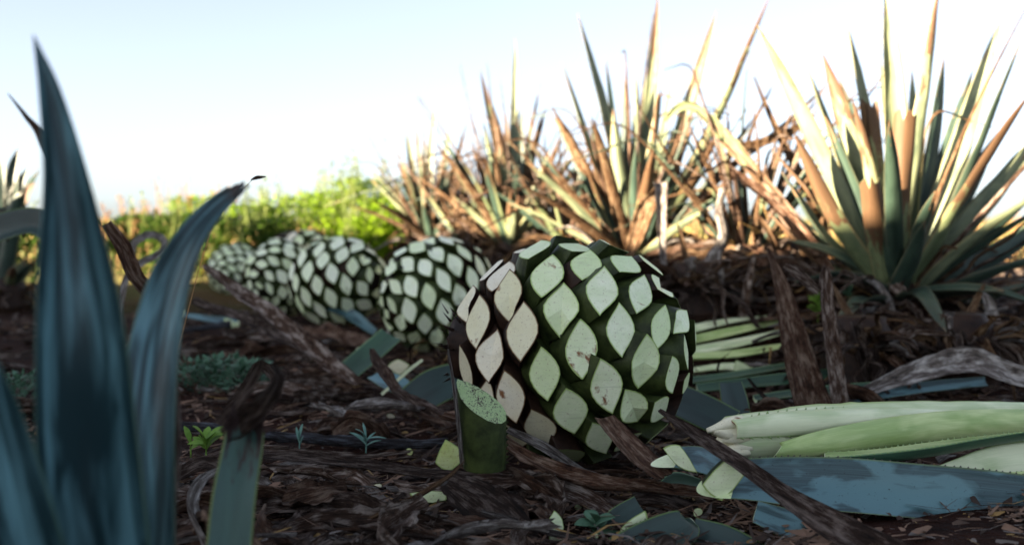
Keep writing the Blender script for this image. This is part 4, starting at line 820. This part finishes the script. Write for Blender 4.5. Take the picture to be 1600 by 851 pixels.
for k, (lb, pts, mk) in enumerate([
        ('level blue grey stick lying across the soil from the close up agave to the chip', [(280, 664, 1.98, 8), (360, 672, 1.98, 9), (440, 682, 1.97, 8), (560, 690, 1.96, 9), (640, 694, 1.95, 8), (700, 690, 1.95, 7)], 'bark'),
        ('pale straight stick among the litter, left of the far pile', [(290, 515, 3.4, 4), (340, 508, 3.4, 6), (360, 506, 3.4, 5)], 'bark'),
        ('brown twig lying low under the level stick', [(300, 720, 1.8, 3), (380, 700, 1.8, 4), (450, 698, 1.8, 3)], 'dry')]):
    thing_stick('stick', lb, 'stick', pts, M[mk], 'sticks in the litter', .5, k)

# ------------------------------------------------------------------ seedlings and low weeds
def leaflet(mb, p, d, ln, wd, rg):
    up = Vector((rg.uniform(-.3, .3), -.3, 1)); rows = []
    for i in range(4):
        t = i / 3; q = p + d * ln * t + Vector((0, 0, -.25 * ln * t * t)); rows.append((*q, wd * (.35, 1, .9, .1)[i]))
    blade(mb, rows, hint=up, fold=.9, thick=.0008, nx=4, ny=7, seed=rg.randint(0, 999))
def sprig(label, px, py, y, n, ln, wd, mk, seed, hgt=.03, cat='seedling', up=.7):
    rg = random.Random(seed); p = P(px, py, settle([(px, py, y, 0)])[0][2]); root = empty('seedling', p, label, cat, 'small green seedlings')
    mb = MB(); tube(mb, [(*(p + Vector((0, 0, -.012))), .0018), (*(p + Vector((0, 0, hgt))), .0012)], 5, 0); mb.build('stem', M[mk], root)
    mb = MB()
    for k in range(n):
        az = k * 2.4 + rg.uniform(-.3, .3); d = Vector((math.cos(az), math.sin(az) * .7, rg.uniform(.3, up * 2))).normalized()
        leaflet(mb, p + Vector((0, 0, hgt * (.2 + .8 * k / n))), d, ln * rg.uniform(.7, 1.2), wd, rg)
    mb.build('foliage', M[mk], root)
sprig('bright green broad leaved seedling beside the close up cut leaf', 322, 706, 1.78, 9, .055, .018, 'seedling', 1)
sprig('single upright bright green leaf at the foot of the close up agave', 298, 705, 1.74, 2, .045, .014, 'seedling', 22, up=1.6)
sprig('narrow upright pale seedling on the level stick', 468, 700, 1.9, 4, .042, .007, 'seedling_blue', 2, up=1.8)
sprig('spreading bluish green seedling on the stick, left of the chip', 572, 700, 1.88, 8, .045, .006, 'seedling_blue', 3, up=.5)
sprig('leafy sprig with a pale midrib at the bottom centre, between two chips', 930, 838, 1.6, 8, .045, .024, 'weed_low', 4, up=.4)
sprig('yellow green leafy weed between the upright dry blades', 1278, 500, 2.7, 26, .045, .016, 'seedling', 5, .09)
sprig('small weed right of the purplish upright blade', 1325, 470, 2.8, 12, .03, .012, 'weed_low', 6, .05)
for k, (px, py, y, lb) in enumerate([(300, 540, 3.0, 'grey green low weed patch left of centre, nearest the close up agave'), (345, 535, 3.05, 'grey green low weed patch in the middle of its row'), (388, 545, 2.95, 'grey green low weed patch at the right end of its row'),
                                    (25, 520, 2.8, 'low green weed at the left edge behind the close up leaves')]):
    rg = random.Random(90 + k); p = P(px, py, y); p.z = gh(p.x, p.y); root = empty('low_weed', p, lb, 'weed', 'low grey green weeds on the soil')
    mb = MB(); weed(mb, p, .09, .11, 260, rg, .022); mb.build('foliage', M['weed_low'], root)
    mb = MB(); stalks(mb, p, .08, .1, 14, rg, .0015); mb.build('stem', M['weed_low'], root)

# ------------------------------------------------------------------ scattered dry leaves (individual copies of a few kinds)
protos = []
rg = random.Random(77)
for k in range(30):
    typ = k % 3      # 0 flat torn sheet, 1 thin straight strip, 2 curled leaf
    if typ == 0: ln, wd, fo, rip, rag = rg.uniform(.12, .34), rg.uniform(.035, .075), rg.uniform(.2, .7), .05, .35
    elif typ == 1: ln, wd, fo, rip, rag = rg.uniform(.14, .46), rg.uniform(.008, .018), rg.uniform(1.5, 4), .05, .3
    else: ln, wd, fo, rip, rag = rg.uniform(.10, .28), rg.uniform(.03, .065), rg.uniform(1.4, 3.0), .16, .5
    mk = rg.choice(['dry', 'dry', 'dry_red', 'dry_red', 'dry_dark', 'dry_grey']); bend = rg.uniform(-.25, .25) * (2.2 if typ == 2 else .6); rise = rg.uniform(0, .04) * (1 if typ == 2 else .3); rows = []
    for i in range(7):
        t = i / 6; rows.append((bend * ln * (t - .5) ** 2 * 2 + rg.uniform(-.003, .003), (t - .5) * ln, rise * math.sin(t * 3.14) + rg.uniform(0, .006), wd * (.75 + .35 * math.sin(t * 2.6)) * rg.uniform(.9, 1.1)))
    mb = MB(); blade(mb, rows, hint=(0, 0, 1), fold=fo, thick=.0025, nx=8, ny=40, seed=k, rip=rip, rag=rag, tiprag=.06, skew0=rg.uniform(-.8, .8), skew1=rg.uniform(-.8, .8), twist=(rg.uniform(-.3, .3), rg.uniform(-.6, .6) * (2 if typ == 2 else .6)))
    o = mb.build('dry_leaf', [M[mk]] * 3, origin=(0, 0, 0)); protos.append(o)
def zone(x, y):
    px = 800 + x / y * F
    if y < 2.05: return 'dry brown leaf in the litter across the bottom ' + ('left' if px < 620 else 'centre' if px < 1020 else 'right') + ' of the picture'
    if y < 3.0: return ('dry leaf lying on the red soil between the close up agave and the largest heart' if px < 700 else 'dry leaf wedged beside or behind the largest heart' if px < 1150 else 'dry leaf in the litter behind the pale spear')
    if px < 780: return 'small dry leaf in the litter around the far pile of hearts'
    return 'small dry leaf heaped on the ridge under the background agaves'
# spots where something small stands or lies on top of the litter: nothing big is dropped on them
CLEAR = [P(a, b, .5 * F / (b - 335)) for a, b in ((700, 720), (668, 785), (866, 830), (985, 840), (930, 840), (322, 706), (298, 708), (468, 702), (572, 702), (620, 700), (360, 680), (420, 690), (520, 697), (1060, 735), (1030, 845), (1110, 850), (575, 590), (680, 640), (757, 720), (360, 508), (1000, 800), (1245, 845), (610, 600), (640, 580), (390, 690))]
def blocked(x, y, r_):
    return any(abs(x - c.x) < r_ and -1.6 * r_ < y - c.y < r_ * .5 for c in CLEAR)
placed = 0; used = set()
bounds = [(.123, 2.15, .21), (-.28, 3.9, .2), (-.79, 4.5, .2), (-1.17, 5, .2)]
while placed < 258:
    y = 1.38 + 3.9 * rg.random() ** 2.0; x = rg.uniform(-.56, .58) * y
    if placed % 5 == 0: y = rg.uniform(2.7, 4.2); x = rg.uniform(-.42, .02) * y
    if any((x - a) ** 2 + (y - b) ** 2 < r * r for a, b, r in bounds): continue
    if x > .28 and y < 2.05: continue
    if -.95 < x < -.12 and 2.1 < y < 2.7 and rg.random() < .4: continue
    if blocked(x, y, .11): continue
    k = rg.randrange(len(protos)); pr = protos[k]
    if k in used: o = pr.copy(); sc.collection.objects.link(o)
    else: o = pr; used.add(k)
    z = gh(x, y) + rg.uniform(.0, .03) - (.03 if x > .28 and y < 1.6 else 0)
    if y > 3.2 and x > .3: z += rg.uniform(0, .04)
    o.location = (x, y, z); s = rg.uniform(.75, 1.15); o.scale = (s, s, s)
    o.rotation_euler = (rg.uniform(-.22, .22), rg.uniform(-.5, .5), rg.uniform(0, 6.283) if rg.random() < .4 else rg.gauss(1.45, .6))
    lb = zone(x, y); tag(o, lb, 'dry leaf', 'scattered: ' + lb); placed += 1
for k, pr in enumerate(protos):
    if k not in used: bpy.data.objects.remove(pr)
# the smaller pieces beyond the ones above: a carpet nobody could count
mb = MB(); mb2 = [MB() for _ in range(4)]
for k in range(1500):
    y = 1.3 + 4.2 * rg.random() ** 1.8; x = rg.uniform(-.57, .6) * y
    if k % 4 == 0: x = rg.uniform(.75, 2.1); y = rg.uniform(2.4, 3.9)
    if x > .28 and y < 2.05: continue
    if -.95 < x < -.12 and 2.15 < y < 2.6 and rg.random() < .5: continue
    if blocked(x, y, .045): continue
    z = gh(x, y) + rg.uniform(.0, .022); a = rg.gauss(0, .7) if rg.random() < .6 else rg.uniform(0, 3.14); ln = rg.uniform(.03, .15); wd = rg.choice([.006, .010, .018, .028, .038]) * rg.uniform(.7, 1.2); rows = []
    dz = rg.uniform(-.18, .25); bd = rg.uniform(-.3, .3)
    for i in range(4):
        t = i / 3 - .5; rows.append((x + math.cos(a) * ln * t - math.sin(a) * bd * ln * t * t, y + math.sin(a) * ln * t + math.cos(a) * bd * ln * t * t, z + dz * ln * t + rg.uniform(0, .012), wd * rg.uniform(.7, 1.1)))
    blade(mb2[rg.choices([0, 1, 2, 3], [5, 3, 4, 1.6])[0]], rows, hint=(rg.uniform(-.5, .5), rg.uniform(-.6, .1), 1), fold=rg.uniform(.2, 2.4), thick=.002, nx=5, ny=11, seed=k, rip=.14, rag=.55, tiprag=.03, skew0=rg.uniform(-1, 1), skew1=rg.uniform(-1, 1), capmat=0)
base_ = 0
for mi, q in enumerate(mb2):
    n0 = len(mb.v); mb.v += q.v; mb.t += q.t; mb.s += q.s; mb.l += [l + 3.7 * mi for l in q.l]; mb.f += [tuple(i + n0 for i in f) for f in q.f]; mb.m += [mi] * len(q.f)
tag(mb.build('leaf_scraps', [M['dry'], M['dry_red'], M['dry_dark'], M['dry_grey']], origin=(0, 0, 0)), 'carpet of small torn brown leaf scraps on the soil', 'litter', kind='stuff')
# fine litter
mb = MB()
for k in range(46000):
    y = 1.2 + 4.6 * rg.random() ** 2.0; x = rg.uniform(-.58, .6) * y; z = gh(x, y) + rg.uniform(-.002, .016)
    if -.95 < x < -.12 and 2.15 < y < 2.6 and rg.random() < .5: continue
    if mnoise.noise(Vector((x * 2.2, y * 2.2, 5))) < -.18 and rg.random() < .85: continue
    a = rg.uniform(0, 6.283) if rg.random() < .5 else rg.gauss(0, .5); q_ = rg.random()
    if q_ < .45: ln, wr = rg.uniform(.003, .012), rg.uniform(.3, .8)       # crumbs
    elif q_ < .88: ln, wr = rg.uniform(.015, .085), rg.uniform(.02, .07)   # fibres
    else: ln, wr = rg.uniform(.012, .04), rg.uniform(.15, .4)              # flakes
    wd = ln * wr; d = Vector((math.cos(a), math.sin(a), rg.uniform(-.15, .35))); s = Vector((-math.sin(a), math.cos(a), rg.uniform(-.5, .5))) * wd
    p = Vector((x, y, z)); c_ = Vector((-math.sin(a), math.cos(a), .6)) * ln * rg.uniform(-.12, .12); j_ = [rg.uniform(.4, 1.2) for _ in range(6)]
    v = [mb.vert(p - s * j_[0]), mb.vert(p + s * j_[1]), mb.vert(p + d * ln * .5 + s * j_[2] + c_), mb.vert(p + d * ln * .5 - s * j_[3] + c_), mb.vert(p + d * ln + s * .5 * j_[4]), mb.vert(p + d * ln - s * .3 * j_[5])]
    m_ = rg.choices([0, 1, 2, 3], [6, 3, 1.4, .7])[0]; mb.face((v[0], v[1], v[2], v[3]), m_); mb.face((v[3], v[2], v[4], v[5]), m_)
tag(mb.build('leaf_litter', [M['straw_dark'], M['dry_dark'], M['dry_grey'], M['fibre']], origin=(0, 0, 0), shade=False), 'fine crumbled brown leaf litter over the soil', 'litter', kind='stuff')
# dry fibres and straw heaped on the ridge under the background row
mb = MB()
for k in range(2600):
    y = rg.uniform(3.0, 5.8); x = rg.uniform(.15, 2.6) if rg.random() < .8 else rg.uniform(-.4, .3); z = gh(x, y) + rg.random() ** 2 * .26 * smooth(2.9, 3.8, y)
    a = rg.uniform(0, 6.283); ln = rg.uniform(.06, .28); d = Vector((math.cos(a), math.sin(a) * .7, rg.uniform(-.4, .6))).normalized() * ln; t_ = rg.uniform(.0012, .004)
    s = Vector((0, 0, 1)).cross(d).normalized() * t_; q = Vector((rg.uniform(-.03, .03), rg.uniform(-.03, .03), rg.uniform(-.01, .03))); p = Vector((x, y, z))
    v = [mb.vert(p - s), mb.vert(p + s), mb.vert(p + d * .5 + q + s + Vector((0, 0, t_))), mb.vert(p + d * .5 + q - s + Vector((0, 0, t_))), mb.vert(p + d)]
    m_ = rg.choices([0, 1, 2], [4, 3, 2])[0]; mb.face(v[:4], m_); mb.face((v[3], v[2], v[4]), m_)
tag(mb.build('straw_tangle', [M['dry'], M['fibre'], M['dry_dark']], origin=(0, 0, 0), shade=False), 'tangle of dry fibres under the background agaves', 'straw', kind='stuff')
# seed stalk above the torn leaf tip
mb = MB(); a = P(372, 298, 1.6)
st_ = empty('seed_stalk', P(330, 330, 1.62), 'hair thin stalk with a small brown seed head, above the torn leaf tip', 'seed stalk')
mb = MB(); rows = [(*P(240, 700, 1.62), .0008), (*P(330, 360, 1.62), .0007), (*P(394, 281, 1.62), .0005)]; tube(mb, rows, 5, 0); mb.build('stalk', M['straw'], st_)
mb = MB(); tube(mb, [(*P(392, 281, 1.62), .0012), (*P(402, 277, 1.62), .003), (*P(415, 276, 1.62), .0008)], 7, .4); mb.build('seed_head', M['dry_red'], st_)
